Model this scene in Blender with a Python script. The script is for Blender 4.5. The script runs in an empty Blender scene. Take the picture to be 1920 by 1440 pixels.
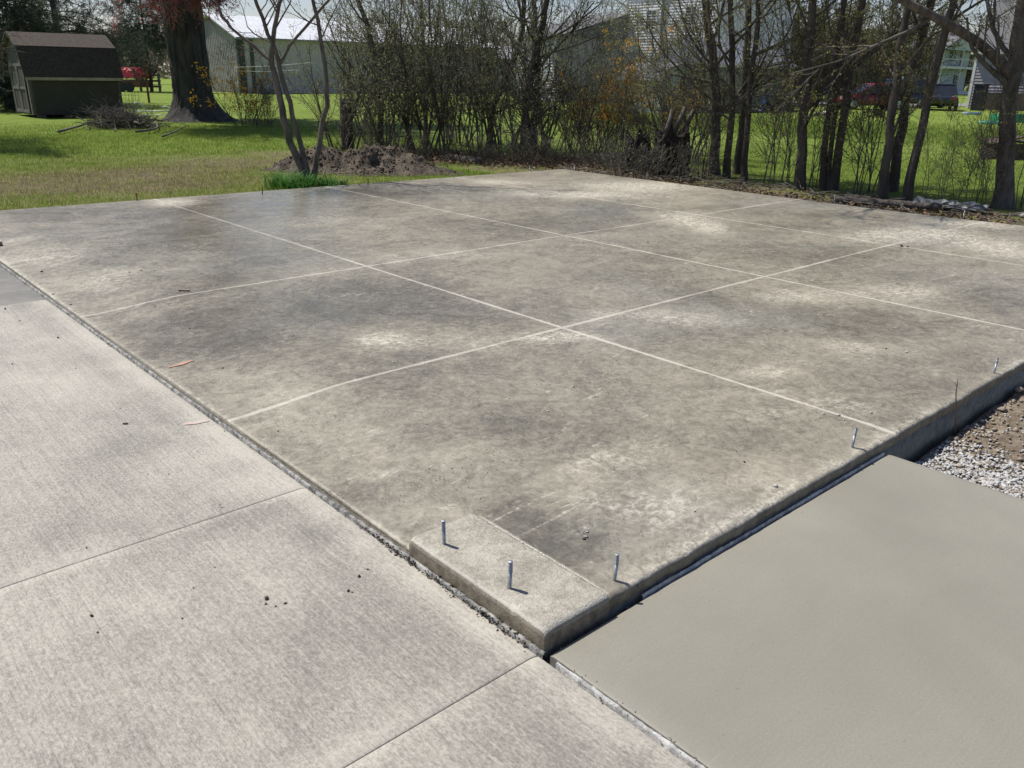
import bpy, math
import numpy as np
from mathutils import Vector, Matrix
R = math.radians
scene = bpy.context.scene
C = scene.collection

# ------------------------------------------------------------------ camera
CAM_H = 1.6                                   # eye height above the new slab, slab top is z = 0
FPX, PITCH, ROLL, YAW = 1559.1, 0.356486, 0.015741, 0.837935
fw = np.array([math.cos(YAW)*math.cos(PITCH), math.sin(YAW)*math.cos(PITCH), -math.sin(PITCH)])
_r = np.cross(fw, [0, 0, 1]); _r /= np.linalg.norm(_r); _u = np.cross(_r, fw)
cr = _r*math.cos(ROLL)+_u*math.sin(ROLL); cu = -_r*math.sin(ROLL)+_u*math.cos(ROLL)
cam = bpy.data.cameras.new('camera'); cam.sensor_width = 36; cam.lens = FPX*36/1920
cam.clip_start = 0.05; cam.clip_end = 1500
co = bpy.data.objects.new('camera', cam); C.objects.link(co)
co.matrix_world = Matrix(((cr[0], cu[0], -fw[0], 0), (cr[1], cu[1], -fw[1], 0), (cr[2], cu[2], -fw[2], CAM_H), (0, 0, 0, 1)))
scene.camera = co
# ------------------------------------------------------------------ light
SUN_EL = R(59); SUN_DIR = np.array([-0.30*math.cos(SUN_EL)/math.hypot(.30, .94), 0.94*math.cos(SUN_EL)/math.hypot(.30, .94), math.sin(SUN_EL)])
w = bpy.data.worlds.new('World'); scene.world = w; w.use_nodes = True
nt = w.node_tree; bg = nt.nodes['Background']
sky = nt.nodes.new('ShaderNodeTexSky'); sky.sky_type = 'NISHITA'; sky.sun_disc = False
sky.sun_elevation = SUN_EL; sky.sun_rotation = math.atan2(SUN_DIR[0], SUN_DIR[1]) % (2*math.pi)
sky.dust_density = 0.6; sky.air_density = 1.0; sky.ozone_density = 1.6
tn = nt.nodes.new('ShaderNodeVectorMath'); tn.operation = 'MULTIPLY'; tn.inputs[1].default_value = (1.01, .955, 1.05); nt.links.new(sky.outputs[0], tn.inputs[0]); nt.links.new(tn.outputs[0], bg.inputs[0]); bg.inputs[1].default_value = 0.092
sl = bpy.data.lights.new('sun', 'SUN'); sl.energy = 5.0; sl.angle = R(0.5); sl.color = (1, .958, .88)
so = bpy.data.objects.new('sun', sl); C.objects.link(so)
so.rotation_mode = 'QUATERNION'; so.rotation_quaternion = Vector(SUN_DIR).to_track_quat('Z', 'Y'); so.location = (0, 0, 40)
vs = scene.view_settings; vs.view_transform = 'Standard'; vs.look = 'None'; vs.gamma = 1; vs.exposure = 0.10; vs.use_curve_mapping = False
scene.cycles.max_bounces = 6; scene.cycles.transparent_max_bounces = 8

# ------------------------------------------------------------------ helpers
def gp(x, y, z=-.1):                          # a place on the level z
    d = fw*FPX+cr*(x-960)-cu*(y-720); t = (z-CAM_H)/d[2]
    return d*t+np.array([0, 0, CAM_H])
fh = fw*[1, 1, 0]; fh /= np.linalg.norm(fh)
def vp(x, y, base, off=0):                    # a place above the ground at the distance of base
    d = fw*FPX+cr*(x-960)-cu*(y-720); dep = base@fh+off
    return d*dep/(d@fh)+np.array([0, 0, CAM_H])
def ss(a, b, x):
    t = np.clip((x-a)/(b-a), 0, 1); return t*t*(3-2*t)
_tab = np.random.RandomState(7).rand(256, 256)
def vnoise(x, y):
    xi = np.floor(x).astype(int); yi = np.floor(y).astype(int); fx = x-xi; fy = y-yi
    fx = fx*fx*(3-2*fx); fy = fy*fy*(3-2*fy)
    a = _tab[xi % 256, yi % 256]; b = _tab[(xi+1) % 256, yi % 256]; c = _tab[xi % 256, (yi+1) % 256]; d = _tab[(xi+1) % 256, (yi+1) % 256]
    return (a*(1-fx)+b*fx)*(1-fy)+(c*(1-fx)+d*fx)*fy
def fbm(x, y, o=5, g=.5):
    s = 0; a = 1; n = 0
    for i in range(o): s = s+a*vnoise(x*2**i+i*17.3, y*2**i+i*9.1); n += a; a *= g
    return s/n-.5

def mesh_np(name, verts, faces, mats, smooth=False, parent=None, link=True, mi=None, attr=None):
    """verts (n,3); faces: an (m,k) array or a list of such arrays"""
    if not isinstance(faces, list): faces = [faces]
    faces = [np.asarray(f, np.int32) for f in faces if len(f)]
    me = bpy.data.meshes.new(name); verts = np.asarray(verts, np.float32)
    me.vertices.add(len(verts)); me.vertices.foreach_set('co', verts.ravel())
    lt = np.concatenate([np.full(len(f), f.shape[1], np.int32) for f in faces]); li = np.concatenate([f.ravel() for f in faces])
    me.loops.add(len(li)); me.loops.foreach_set('vertex_index', li)
    me.polygons.add(len(lt)); ls = np.concatenate([[0], np.cumsum(lt)[:-1]]).astype(np.int32)
    me.polygons.foreach_set('loop_start', ls)
    if smooth: me.polygons.foreach_set('use_smooth', np.ones(len(lt), bool))
    for m in (mats if isinstance(mats, (list, tuple)) else [mats]): me.materials.append(m)
    if mi is not None: me.polygons.foreach_set('material_index', np.asarray(mi, np.int32))
    if attr:
        for k, v in attr.items():
            a = me.attributes.new(k, 'FLOAT', 'POINT'); a.data.foreach_set('value', np.asarray(v, np.float32))
    me.update(calc_edges=True)
    o = bpy.data.objects.new(name, me)
    if link: C.objects.link(o)
    if parent: o.parent = parent
    return o
def tag(o, label=None, cat=None, group=None, kind=None):
    if label: o['label'] = label
    if cat: o['category'] = cat
    if group: o['group'] = group
    if kind: o['kind'] = kind
    return o
def empty(name, loc, label, cat, group=None, rz=0):
    o = bpy.data.objects.new(name, None); C.objects.link(o); o.location = loc; o.rotation_euler = (0, 0, rz); o.empty_display_size = .1
    return tag(o, label, cat, group)
def copy_tree(root, loc, rz=0, sc=1, label=None, group=None):
    r = root.copy(); C.objects.link(r); r.location = loc; r.rotation_euler = (0, 0, rz)
    r.scale = (sc, sc, sc) if not hasattr(sc, '__len__') else sc
    if label: r['label'] = label
    if group: r['group'] = group
    for ch in list(root.children):
        c = ch.copy(); C.objects.link(c); c.parent = r
        for g in ch.children:
            d = g.copy(); C.objects.link(d); d.parent = c
    return r
class MB:
    def __init__(s): s.v = []; s.f = []
    def add(s, vs, fs):
        n = len(s.v); s.v += [tuple(map(float, p)) for p in vs]; s.f += [tuple(i+n for i in f) for f in fs]; return s
    def box(s, x0, x1, y0, y1, z0, z1, M=None):
        v = [(x, y, z) for x in (x0, x1) for y in (y0, y1) for z in (z0, z1)]
        if M is not None: v = [tuple(M @ Vector(p)) for p in v]
        return s.add(v, [(0, 1, 3, 2), (4, 6, 7, 5), (0, 4, 5, 1), (2, 3, 7, 6), (0, 2, 6, 4), (1, 5, 7, 3)])
    def prism(s, poly, axis, a, b):           # poly 2-D outline extruded along axis 0/1/2 from a to b
        n = len(poly)
        def p3(p, t):
            return (t, p[0], p[1]) if axis == 0 else ((p[0], t, p[1]) if axis == 1 else (p[0], p[1], t))
        v = [p3(p, a) for p in poly]+[p3(p, b) for p in poly]
        return s.add(v, [tuple(range(n))[::-1], tuple(range(n, 2*n))]+[(i, (i+1) % n, n+(i+1) % n, n+i) for i in range(n)])
    def tube(s, pts, rad, n=8, cap=True):
        pts = [Vector(p) for p in pts]; rad = rad if hasattr(rad, '__len__') else [rad]*len(pts); v = []; f = []
        ref = Vector((0, 0, 1)) if abs((pts[-1]-pts[0]).normalized().z) < .8 else Vector((1, 0, 0))
        for i, p in enumerate(pts):
            t = (pts[min(i+1, len(pts)-1)]-pts[max(i-1, 0)]).normalized(); a = t.cross(ref).normalized(); b = t.cross(a)
            v += [tuple(p+(a*math.cos(k*2*math.pi/n)+b*math.sin(k*2*math.pi/n))*rad[i]) for k in range(n)]
        for i in range(len(pts)-1):
            for k in range(n): f.append((i*n+k, i*n+(k+1) % n, (i+1)*n+(k+1) % n, (i+1)*n+k))
        if cap: f.append(tuple(range(n))[::-1]); f.append(tuple(range((len(pts)-1)*n, len(pts)*n)))
        return s.add(v, f)
    def build(s, name, m, parent=None, smooth=False, bevel=0):
        me = bpy.data.meshes.new(name); me.from_pydata(s.v, [], s.f); me.materials.append(m)
        o = bpy.data.objects.new(name, me); C.objects.link(o)
        if parent: o.parent = parent
        if smooth: me.polygons.foreach_set('use_smooth', [True]*len(me.polygons))
        if bevel:
            b = o.modifiers.new('bevel', 'BEVEL'); b.width = bevel; b.segments = 2; b.limit_method = 'ANGLE'
        return o

# ---- branching
def spawn(P, Rr, n, rng, t0=.2, t1=1., lf=.5, ang=(30, 60), K=4, up=.1, wob=.12, rr=.6, lmin=.0, absl=None):
    m, k, _ = P.shape
    L = np.linalg.norm(np.diff(P, axis=1), axis=2).sum(1); i = rng.choice(m, n, p=L/L.sum())
    t = rng.uniform(t0, t1, n); ft = t*(k-1); j = np.minimum(ft.astype(int), k-2); fr = (ft-j)[:, None]
    a = P[i, j]; b = P[i, j+1]; pos = a*(1-fr)+b*fr; T = b-a; T /= np.linalg.norm(T, axis=1)[:, None]+1e-9
    rad = Rr[i, j]*(1-fr[:, 0])+Rr[i, j+1]*fr[:, 0]
    q = rng.normal(size=(n, 3)); q -= (q*T).sum(1)[:, None]*T; q /= np.linalg.norm(q, axis=1)[:, None]+1e-9
    an = np.radians(rng.uniform(ang[0], ang[1], n))[:, None]
    D = T*np.cos(an)+q*np.sin(an)
    ln = (L[i] if absl is None else absl)*lf*rng.uniform(.45, 1.1, n)*(1.15-.6*t)+lmin
    out = np.zeros((n, K, 3)); out[:, 0] = pos; cur = pos.copy()
    for s in range(1, K):
        D = D+rng.normal(size=(n, 3))*wob; D[:, 2] += up; D /= np.linalg.norm(D, axis=1)[:, None]
        cur = cur+D*(ln/(K-1))[:, None]; out[:, s] = cur
    r0 = rad*rr; RR = r0[:, None]*np.linspace(1, .35, K)[None]
    return out, RR
def tubes(P, Rr, S=3, rmin=0.0):
    n, K, _ = P.shape; Rr = np.maximum(Rr, rmin)
    T = P[:, -1]-P[:, 0]; T /= np.linalg.norm(T, axis=1)[:, None]+1e-9
    ref = np.where(np.abs(T[:, 2:3]) < .8, np.array([[0, 0, 1.]]), np.array([[1., 0, 0]]))
    U = np.cross(T, ref); U /= np.linalg.norm(U, axis=1)[:, None]+1e-9; V = np.cross(T, U)
    a = np.arange(S)*2*np.pi/S
    ring = U[:, None]*np.cos(a)[None, :, None]+V[:, None]*np.sin(a)[None, :, None]
    v = P[:, :, None]+Rr[:, :, None, None]*ring[:, None]
    base = (np.arange(n)*K*S)[:, None, None]+(np.arange(K-1)*S)[None, :, None]; k = np.arange(S)[None, None]; k2 = (k+1) % S
    f = np.stack([base+k, base+k2, base+S+k2, base+S+k], -1).reshape(-1, 4)
    return v.reshape(-1, 3), f
def leaves(pos, size, rng, asp=.55, flat=0.):
    n = len(pos); s = size*rng.uniform(.6, 1.3, n)[:, None]
    a = rng.normal(size=(n, 3)); a[:, 2] *= (1-flat); a /= np.linalg.norm(a, axis=1)[:, None]
    b = rng.normal(size=(n, 3)); b[:, 2] *= (1-flat); b -= (a*b).sum(1)[:, None]*a; b /= np.linalg.norm(b, axis=1)[:, None]+1e-9
    v = np.stack([pos, pos+a*s*.5+b*s*asp*.5, pos+a*s, pos+a*s*.5-b*s*asp*.5], 1)
    return v.reshape(-1, 3), np.arange(n*4).reshape(-1, 4)
def along(P, n, rng, t0=.2):
    i = rng.randint(0, len(P), n); k = P.shape[1]; ft = rng.uniform(t0, 1, n)*(k-1); j = np.minimum(ft.astype(int), k-2); fr = (ft-j)[:, None]
    return P[i, j]*(1-fr)+P[i, j+1]*fr
def cat(parts):
    vs_, fs_ = [], []; n = 0
    for v, f in parts: vs_.append(v); fs_.append(f+n); n += len(v)
    return np.concatenate(vs_), np.concatenate(fs_)
def resample(pts, K):
    pts = np.array(pts, float); d = np.r_[0, np.cumsum(np.linalg.norm(np.diff(pts, axis=0), axis=1))]
    t = np.linspace(0, d[-1], K); o = np.stack([np.interp(t, d, pts[:, i]) for i in range(3)], 1)
    for _ in range(2): o[1:-1] = (o[:-2]+2*o[1:-1]+o[2:])/4
    return o

# ------------------------------------------------------------------ materials
class NT:
    def __init__(s, name):
        s.m = bpy.data.materials.new(name); s.m.use_nodes = True; s.t = s.m.node_tree; s.b = s.t.nodes['Principled BSDF']
        s.pos = s.t.nodes.new('ShaderNodeNewGeometry').outputs['Position']; s.obj = None
    def L(s, a, b): s.t.links.new(a, b)
    def ocoord(s):
        if s.obj is None: s.obj = s.t.nodes.new('ShaderNodeTexCoord').outputs['Object']
        return s.obj
    def math(s, op, a, b=None, c=None, clamp=False):
        n = s.t.nodes.new('ShaderNodeMath'); n.operation = op; n.use_clamp = clamp
        for i, x in enumerate((a, b, c)):
            if x is None: continue
            if isinstance(x, (int, float)): n.inputs[i].default_value = x
            else: s.L(x, n.inputs[i])
        return n.outputs[0]
    def scale(s, v, sc):
        n = s.t.nodes.new('ShaderNodeVectorMath'); n.operation = 'MULTIPLY'; s.L(v, n.inputs[0]); n.inputs[1].default_value = sc; return n.outputs[0]
    def noise(s, v, scale, detail=4, rough=.55, dist=0):
        n = s.t.nodes.new('ShaderNodeTexNoise'); s.L(v, n.inputs['Vector']); n.inputs['Scale'].default_value = scale
        n.inputs['Detail'].default_value = detail; n.inputs['Roughness'].default_value = rough; n.inputs['Distortion'].default_value = dist; return n.outputs['Fac']
    def ramp(s, v, a, b, lo=0., hi=1.):
        n = s.t.nodes.new('ShaderNodeMapRange'); n.interpolation_type = 'SMOOTHSTEP'; s.L(v, n.inputs[0])
        for i, x in zip((1, 2, 3, 4), (a, b, lo, hi)): n.inputs[i].default_value = x
        return n.outputs[0]
    def mix(s, f, a, b):
        n = s.t.nodes.new('ShaderNodeMix'); n.data_type = 'RGBA'
        if isinstance(f, (int, float)): n.inputs[0].default_value = f
        else: s.L(f, n.inputs[0])
        for i, x in ((6, a), (7, b)):
            if isinstance(x, tuple): n.inputs[i].default_value = (*x, 1)
            else: s.L(x, n.inputs[i])
        return n.outputs[2]
    def sep(s, v):
        n = s.t.nodes.new('ShaderNodeSeparateXYZ'); s.L(v, n.inputs[0]); return n.outputs
    def attr(s, name):
        n = s.t.nodes.new('ShaderNodeAttribute'); n.attribute_name = name; return n.outputs['Fac']
    def bump(s, h, strength, dist):
        n = s.t.nodes.new('ShaderNodeBump'); n.inputs['Strength'].default_value = strength; n.inputs['Distance'].default_value = dist
        s.L(h, n.inputs['Height']); s.L(n.outputs[0], s.b.inputs['Normal']); return n.outputs[0]
    def col(s, c): s.L(c, s.b.inputs['Base Color'])
    def rough(s, r):
        if isinstance(r, (int, float)): s.b.inputs['Roughness'].default_value = r
        else: s.L(r, s.b.inputs['Roughness'])

def simple(name, c1, c2=None, scale=8, rough=.7, bump=0, bscale=40, obj=True, metal=0, bdist=.01, stretch=None, spec=None, streak=None):
    n = NT(name); c2 = c2 or tuple(x*.75 for x in c1); v = n.ocoord() if obj else n.pos
    if stretch: v = n.scale(v, stretch)
    f = n.ramp(n.noise(v, scale, 5, .6), .32, .68); n.col(n.mix(f, c1, c2)); n.rough(rough); n.b.inputs['Metallic'].default_value = metal
    if spec is not None: n.b.inputs['Specular IOR Level'].default_value = spec
    if bump: n.bump(n.noise(v, bscale, 5, .65), bump, bdist)
    return n.m
def leafmat(name, c1, c2, trans=.35, scale=6):
    n = NT(name); f = n.ramp(n.noise(n.pos, scale, 3, .7), .3, .7); c = n.mix(f, c1, c2); n.col(c); n.rough(.6); n.b.inputs['Specular IOR Level'].default_value = .25
    t = n.t.nodes.new('ShaderNodeBsdfTranslucent'); n.L(c, t.inputs[0]); mx = n.t.nodes.new('ShaderNodeMixShader'); mx.inputs[0].default_value = trans
    out = n.t.nodes['Material Output']; n.L(n.b.outputs[0], mx.inputs[1]); n.L(t.outputs[0], mx.inputs[2]); n.L(mx.outputs[0], out.inputs[0]); return n.m

JX = [3.86, 6.32, 8.66]; JY = [3.79, 6.22, 8.45]
def slab_material():
    n = NT('power_trowelled_concrete'); x, y, z = n.sep(n.pos)
    P = n.pos
    hfl = n.noise(P, 30, 6, .8); w1 = n.noise(P, 1.3, 2); w2 = n.noise(P, 14, 3)
    # chalky saw dust along the joints
    lines = None
    def dust(c, j, other, wbase, ph):
        wv = n.math('MULTIPLY_ADD', w2, .012, -.006); d = n.math('ABSOLUTE', n.math('SUBTRACT', n.math('ADD', c, n.math('MULTIPLY', wv, .55)), j))
        nn = n.noise(n.scale(P, (1, 1, 0)), 1.1+ph, 6, .75); wd = n.math('MULTIPLY', n.math('MULTIPLY_ADD', n.ramp(nn, .35, .7), wbase*.7, .010), n.math('MULTIPLY_ADD', hfl, .9, .55))
        core = n.math('SUBTRACT', 1, n.math('DIVIDE', d, wd), clamp=True); core = n.math('POWER', core, .8)
        halo = n.math('MULTIPLY', n.math('SUBTRACT', 1, n.math('DIVIDE', d, .20), clamp=True), n.math('MULTIPLY', n.ramp(nn, .46, .70, 0, .5), n.ramp(hfl, .40, .62)))
        return n.math('MAXIMUM', core, n.math('POWER', halo, 1.3))
    for j, wb in zip(JX, (.026, .024, .022)):
        l = dust(x, j, y, wb, .1*j); lines = l if lines is None else n.math('MAXIMUM', lines, l)
    for j, wb, op in zip(JY, (.026, .022, .012), (1, .95, .5)): lines = n.math('MAXIMUM', lines, n.math('MULTIPLY', dust(y, j, x, wb, .07*j), op))
    big = n.noise(n.scale(P, (1, 1.25, 1)), .75, 7, .66, .6)
    mid = n.noise(P, 3.1, 8, .74, 1.4); fine = n.noise(P, 26, 6, .78, .8); st = n.attr('stain_or_shade')
    mott = n.noise(P, 8, 7, .78, 2.2)
    t = n.math('ADD', n.math('MULTIPLY', n.math('SUBTRACT', big, .5), 1.0), n.math('MULTIPLY', n.math('SUBTRACT', mid, .5), 1.2))
    t = n.math('ADD', t, n.math('MULTIPLY', n.math('SUBTRACT', mott, .5), 1.1))
    t = n.math('ADD', n.math('ADD', t, n.math('MULTIPLY', n.math('SUBTRACT', fine, .5), 1.3)), n.math('MULTIPLY', st, .50))
    f = n.ramp(t, -.80, .85)
    c = n.mix(f, (.104, .093, .069), (.398, .359, .276))
    cool = n.ramp(n.noise(P, .45, 3, .5), .48, .7, 0, .7); c = n.mix(cool, c, n.mix(f, (.110, .104, .088), (.34, .323, .272)))
    # crisp chalky scuffs in several trowel directions
    def rot(a, sc):
        m = n.t.nodes.new('ShaderNodeMapping'); n.L(P, m.inputs[0]); m.inputs['Rotation'].default_value = (0, 0, a); m.inputs['Scale'].default_value = sc; return m.outputs[0]
    scf = None
    for k, (a, sc, fq) in enumerate(((.3, (1, 4.5, 1), 2.2), (1.3, (1, 5, 1), 1.8), (-.6, (1, 3.6, 1), 3.0), (2.3, (1, 7, 1), 1.5))):
        u = n.math('MULTIPLY', n.ramp(n.noise(rot(a, sc), fq, 10, .80, 1.6), .56, .66), n.ramp(n.noise(rot(k, (1, 1, 1)), .9+.2*k, 4, .7, .5), .5, .62))
        scf = u if scf is None else n.math('MAXIMUM', scf, u)
    brk = n.ramp(n.math('ADD', fine, n.math('MULTIPLY', mott, .6)), .66, .92)
    c = n.mix(n.math('MULTIPLY', n.math('MULTIPLY', scf, brk), .75), c, (.62, .57, .47))
    hf = n.math('ADD', n.math('MULTIPLY', mott, .5), n.math('ADD', n.math('MULTIPLY', fine, .45), n.math('MULTIPLY', n.noise(rot(.75, (1, 5, 1)), 5, 8, .8, 1.2), .55))); chalk = n.math('MULTIPLY', n.ramp(st, .05, .75), n.ramp(hf, .70, .88)); c = n.mix(n.math('MULTIPLY', chalk, .9), c, (.70, .65, .55))
    scr = n.math('MULTIPLY', n.ramp(n.noise(rot(.9, (1, 28, 1)), 2.4, 3, .6, .9), .69, .73), n.ramp(n.noise(P, 1.7, 3), .5, .62)); c = n.mix(n.math('MULTIPLY', scr, .55), c, (.60, .56, .48))
    # tiny pits (near the front)
    vo = n.t.nodes.new('ShaderNodeTexVoronoi'); n.L(P, vo.inputs['Vector']); vo.inputs['Scale'].default_value = 34; vo.inputs['Randomness'].default_value = 1
    pitm = n.ramp(n.noise(P, 2.2, 3), .42, .62); pit = n.math('MULTIPLY', n.ramp(vo.outputs['Distance'], .06, .30, 1, 0), pitm)
    spk = n.ramp(n.noise(P, 130, 2, .5), .70, .76); spk2 = n.ramp(n.noise(P, 75, 2, .5), .71, .78)
    c = n.mix(n.math('MULTIPLY', pit, .62), c, (.10, .09, .072))
    c = n.mix(n.math('MULTIPLY', spk, .55), c, (.06, .055, .05)); c = n.mix(n.math('MULTIPLY', spk2, .35), c, (.6, .57, .5))
    lines = n.math('MULTIPLY', lines, n.ramp(n.sep(n.t.nodes['Geometry'].outputs['True Normal'])[2], .6, .9))
    c = n.mix(n.math('MULTIPLY', lines, .86), c, (.68, .63, .53))
    # vertical sides: formed concrete, browner, with the shade of the face darkened in
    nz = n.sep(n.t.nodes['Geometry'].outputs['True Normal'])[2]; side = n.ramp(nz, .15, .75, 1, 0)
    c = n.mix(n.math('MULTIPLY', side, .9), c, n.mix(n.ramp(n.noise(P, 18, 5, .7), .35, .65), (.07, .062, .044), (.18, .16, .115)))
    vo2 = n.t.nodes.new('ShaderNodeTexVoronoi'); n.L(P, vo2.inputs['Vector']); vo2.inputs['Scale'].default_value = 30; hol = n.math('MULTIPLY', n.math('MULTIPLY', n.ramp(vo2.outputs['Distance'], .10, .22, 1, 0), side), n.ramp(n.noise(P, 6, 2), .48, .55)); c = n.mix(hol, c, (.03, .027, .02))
    n.col(c)
    dp = n.attr('damp'); n.rough(n.math('SUBTRACT', n.math('MULTIPLY_ADD', f, .34, n.math('MULTIPLY_ADD', fine, .14, .20)), n.math('MULTIPLY', dp, .30), clamp=True))
    n.b.inputs['Specular IOR Level'].default_value = .5
    h = n.math('ADD', n.math('MULTIPLY', n.noise(P, 55, 5, .7), .5), n.math('MULTIPLY', pit, -.6)); h = n.math('ADD', h, n.math('MULTIPLY', mid, 1.5))
    n.bump(h, .9, .004); return n.m
def drive_material():
    n = NT('broomed_concrete'); P = n.pos
    fl = n.scale(P, (1, 1, 0)); big = n.noise(fl, .9, 5, .6, .5); mid = n.noise(fl, 4, 5, .65, .4); st = n.attr('stain_or_shade')
    bw = n.t.nodes.new('ShaderNodeVectorMath'); bw.operation = 'ADD'; n.L(n.scale(P, (1, .018, 1)), bw.inputs[0]); bwn = n.t.nodes.new('ShaderNodeCombineXYZ'); n.L(n.math('MULTIPLY', n.noise(n.scale(P, (1, 1, 0)), 1.2, 2), .02), bwn.inputs[0]); n.L(bwn.outputs[0], bw.inputs[1])
    br = n.noise(bw.outputs[0], 120, 3, .75); br2 = n.noise(n.scale(bw.outputs[0], (1, 1, 1)), 38, 5, .8); gr = n.noise(n.scale(P, (1, .5, 1)), 120, 6, .85)
    t = n.math('ADD', n.math('MULTIPLY', n.math('SUBTRACT', big, .5), 1.1), n.math('MULTIPLY', n.math('SUBTRACT', mid, .5), .7))
    t = n.math('ADD', t, n.math('MULTIPLY', st, .6))
    tt = n.math('ADD', n.math('MULTIPLY', n.math('SUBTRACT', br, .5), .95), n.math('ADD', n.math('MULTIPLY', n.math('SUBTRACT', br2, .5), .22), n.math('MULTIPLY', n.math('SUBTRACT', gr, .5), 3.4)))
    t = n.math('ADD', t, tt); f = n.ramp(t, -.85, .8)
    c = n.mix(f, (.170, .158, .135), (.50, .465, .395))
    wsp = n.math('MULTIPLY', n.ramp(n.noise(n.scale(P, (1, .5, 1)), 190, 3, .6), .62, .74), .45); c = n.mix(wsp, c, (.68, .64, .56))  # white flecks paint the glitter of the surface
    spk = n.ramp(n.noise(P, 150, 2, .5), .72, .78); c = n.mix(n.math('MULTIPLY', spk, .5), c, (.08, .07, .06))
    pink = n.ramp(n.noise(P, .7, 2), .5, .7, 0, .12); c = n.mix(pink, c, n.mix(f, (.22, .19, .18), (.54, .485, .44)))
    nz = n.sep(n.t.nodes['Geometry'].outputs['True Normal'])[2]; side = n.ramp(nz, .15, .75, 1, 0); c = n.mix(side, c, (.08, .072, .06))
    n.col(c); n.rough(.62); n.b.inputs['Specular IOR Level'].default_value = .4
    n.bump(n.math('ADD', n.math('MULTIPLY', br, .8), n.math('ADD', br2, gr)), .8, .003); return n.m
def wet_material():
    n = NT('fresh_wet_concrete'); P = n.pos
    big = n.noise(P, .9, 5, .55, .5); fine = n.noise(n.scale(P, (.03, 1, 1)), 120, 4, .75); brm = n.noise(P, 140, 4, .8)
    t = n.math('ADD', n.math('MULTIPLY', big, .55), n.math('MULTIPLY', n.math('ADD', n.math('MULTIPLY', fine, .22), n.math('MULTIPLY', brm, 1.3)), .35))
    c = n.mix(n.ramp(t, .38, .78), (.224, .211, .172), (.316, .300, .248))
    bl = n.ramp(n.noise(P, 60, 2, .5), .70, .76); c = n.mix(n.math('MULTIPLY', bl, .45), c, (.15, .14, .11))
    spk = n.ramp(n.noise(P, 90, 2, .5), .74, .79); c = n.mix(n.math('MULTIPLY', spk, .4), c, (.36, .34, .29))
    lin = n.ramp(n.noise(n.scale(P, (.2, 1, 1)), 28, 4, .8), .70, .8); c = n.mix(n.math('MULTIPLY', lin, .35), c, (.33, .31, .27))
    nz = n.sep(n.t.nodes['Geometry'].outputs['True Normal'])[2]; side = n.ramp(nz, .15, .75, 1, 0); c = n.mix(side, c, (.09, .085, .075))
    n.col(c); n.rough(.52); n.b.inputs['Specular IOR Level'].default_value = .35
    n.bump(n.math('ADD', fine, n.math('MULTIPLY', brm, .7)), .35, .0018); return n.m
def lawn_material():
    n = NT('spring_lawn'); P = n.pos; dry = n.attr('dry'); bare = n.attr('bare')
    a = n.noise(P, 1.4, 6, .7); b = n.noise(P, .16, 4, .6); g = n.noise(n.scale(P, (1, 1, .2)), 26, 4, .75)
    f = n.ramp(n.math('ADD', n.math('MULTIPLY', a, .5), n.math('ADD', n.math('MULTIPLY', b, .25), n.math('MULTIPLY', g, .4))), .38, .75)
    c = n.mix(f, (.11, .165, .024), (.245, .32, .06))
    yl = n.ramp(n.noise(P, .8, 6, .7), .45, .7, 0, .55); c = n.mix(yl, c, (.19, .25, .05))
    dm = n.math('MULTIPLY', dry, n.ramp(n.math('ADD', a, n.math('MULTIPLY', g, .5)), .50, .85)); c = n.mix(dm, c, (.30, .27, .12))
    bm = n.math('MULTIPLY', bare, n.ramp(n.noise(P, 5, 5, .75), .35, .62)); c = n.mix(bm, c, n.mix(g, (.10, .075, .045), (.34, .27, .18)))
    n.col(c); n.rough(.9); n.b.inputs['Specular IOR Level'].default_value = .1
    n.bump(n.noise(P, 40, 5, .8), .9, .05); return n.m

SLAB = slab_material(); DRIVE = drive_material(); WET = wet_material(); LAWN = lawn_material()
BARK = simple('bark_dark', (.055, .045, .036), (.11, .094, .077), 9, .9, .9, 30, stretch=(1, 1, .25), bdist=.02)
BARK_G = simple('bark_grey', (.08, .066, .053), (.165, .14, .115), 14, .9, .8, 40, stretch=(1, 1, .4), bdist=.01)
TWIG = simple('twig_brown', (.060, .052, .042), (.125, .112, .09), 5, .85)
TWIG_G = simple('twig_grey', (.085, .072, .058), (.17, .15, .125), 4, .85)
LEAF = leafmat('young_leaf', (.22, .23, .06), (.36, .35, .13), .55)
LEAF_D = leafmat('thicket_leaf', (.17, .19, .075), (.32, .33, .17), .55)
LEAF_Y = leafmat('forsythia_bloom', (.80, .50, .03), (.85, .38, .03), .45, 12)
LEAF_R = leafmat('red_bud', (.50, .13, .12), (.34, .10, .09), .4)
BLADE = leafmat('grass_blade', (.17, .25, .035), (.31, .39, .09), .45, 3)
BLADE_DRY = leafmat('dry_grass_blade', (.26, .24, .10), (.34, .28, .15), .3, 3)
LILY = leafmat('lily_leaf', (.06, .17, .03), (.11, .26, .06), .35, 4)
NEEDLE = leafmat('spruce_needle', (.028, .045, .026), (.055, .085, .05), .15, 2)
LITTER = simple('dead_leaf', (.10, .058, .032), (.24, .155, .095), 30, .8, obj=False)
DIRT = simple('turned_soil', (.050, .038, .027), (.15, .118, .083), 6, .95, .9, 35, obj=False, bdist=.03)
DIRT_P = simple('pale_subsoil', (.115, .085, .056), (.30, .245, .18), 9, .95, .8, 50, obj=False, bdist=.02)
GRAVEL = simple('crushed_limestone', (.36, .35, .33), (.58, .57, .55), 30, .85, .5, 90, obj=False)
STONE_B = simple('tan_stone', (.22, .175, .125), (.40, .33, .25), 25, .85, .5, 90, obj=False)
ZINC = simple('galvanised_steel', (.30, .32, .34), (.42, .44, .46), 60, .42, .25, 200, metal=.7)
RUST = simple('rusty_steel', (.12, .06, .035), (.20, .10, .055), 40, .8)
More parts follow.
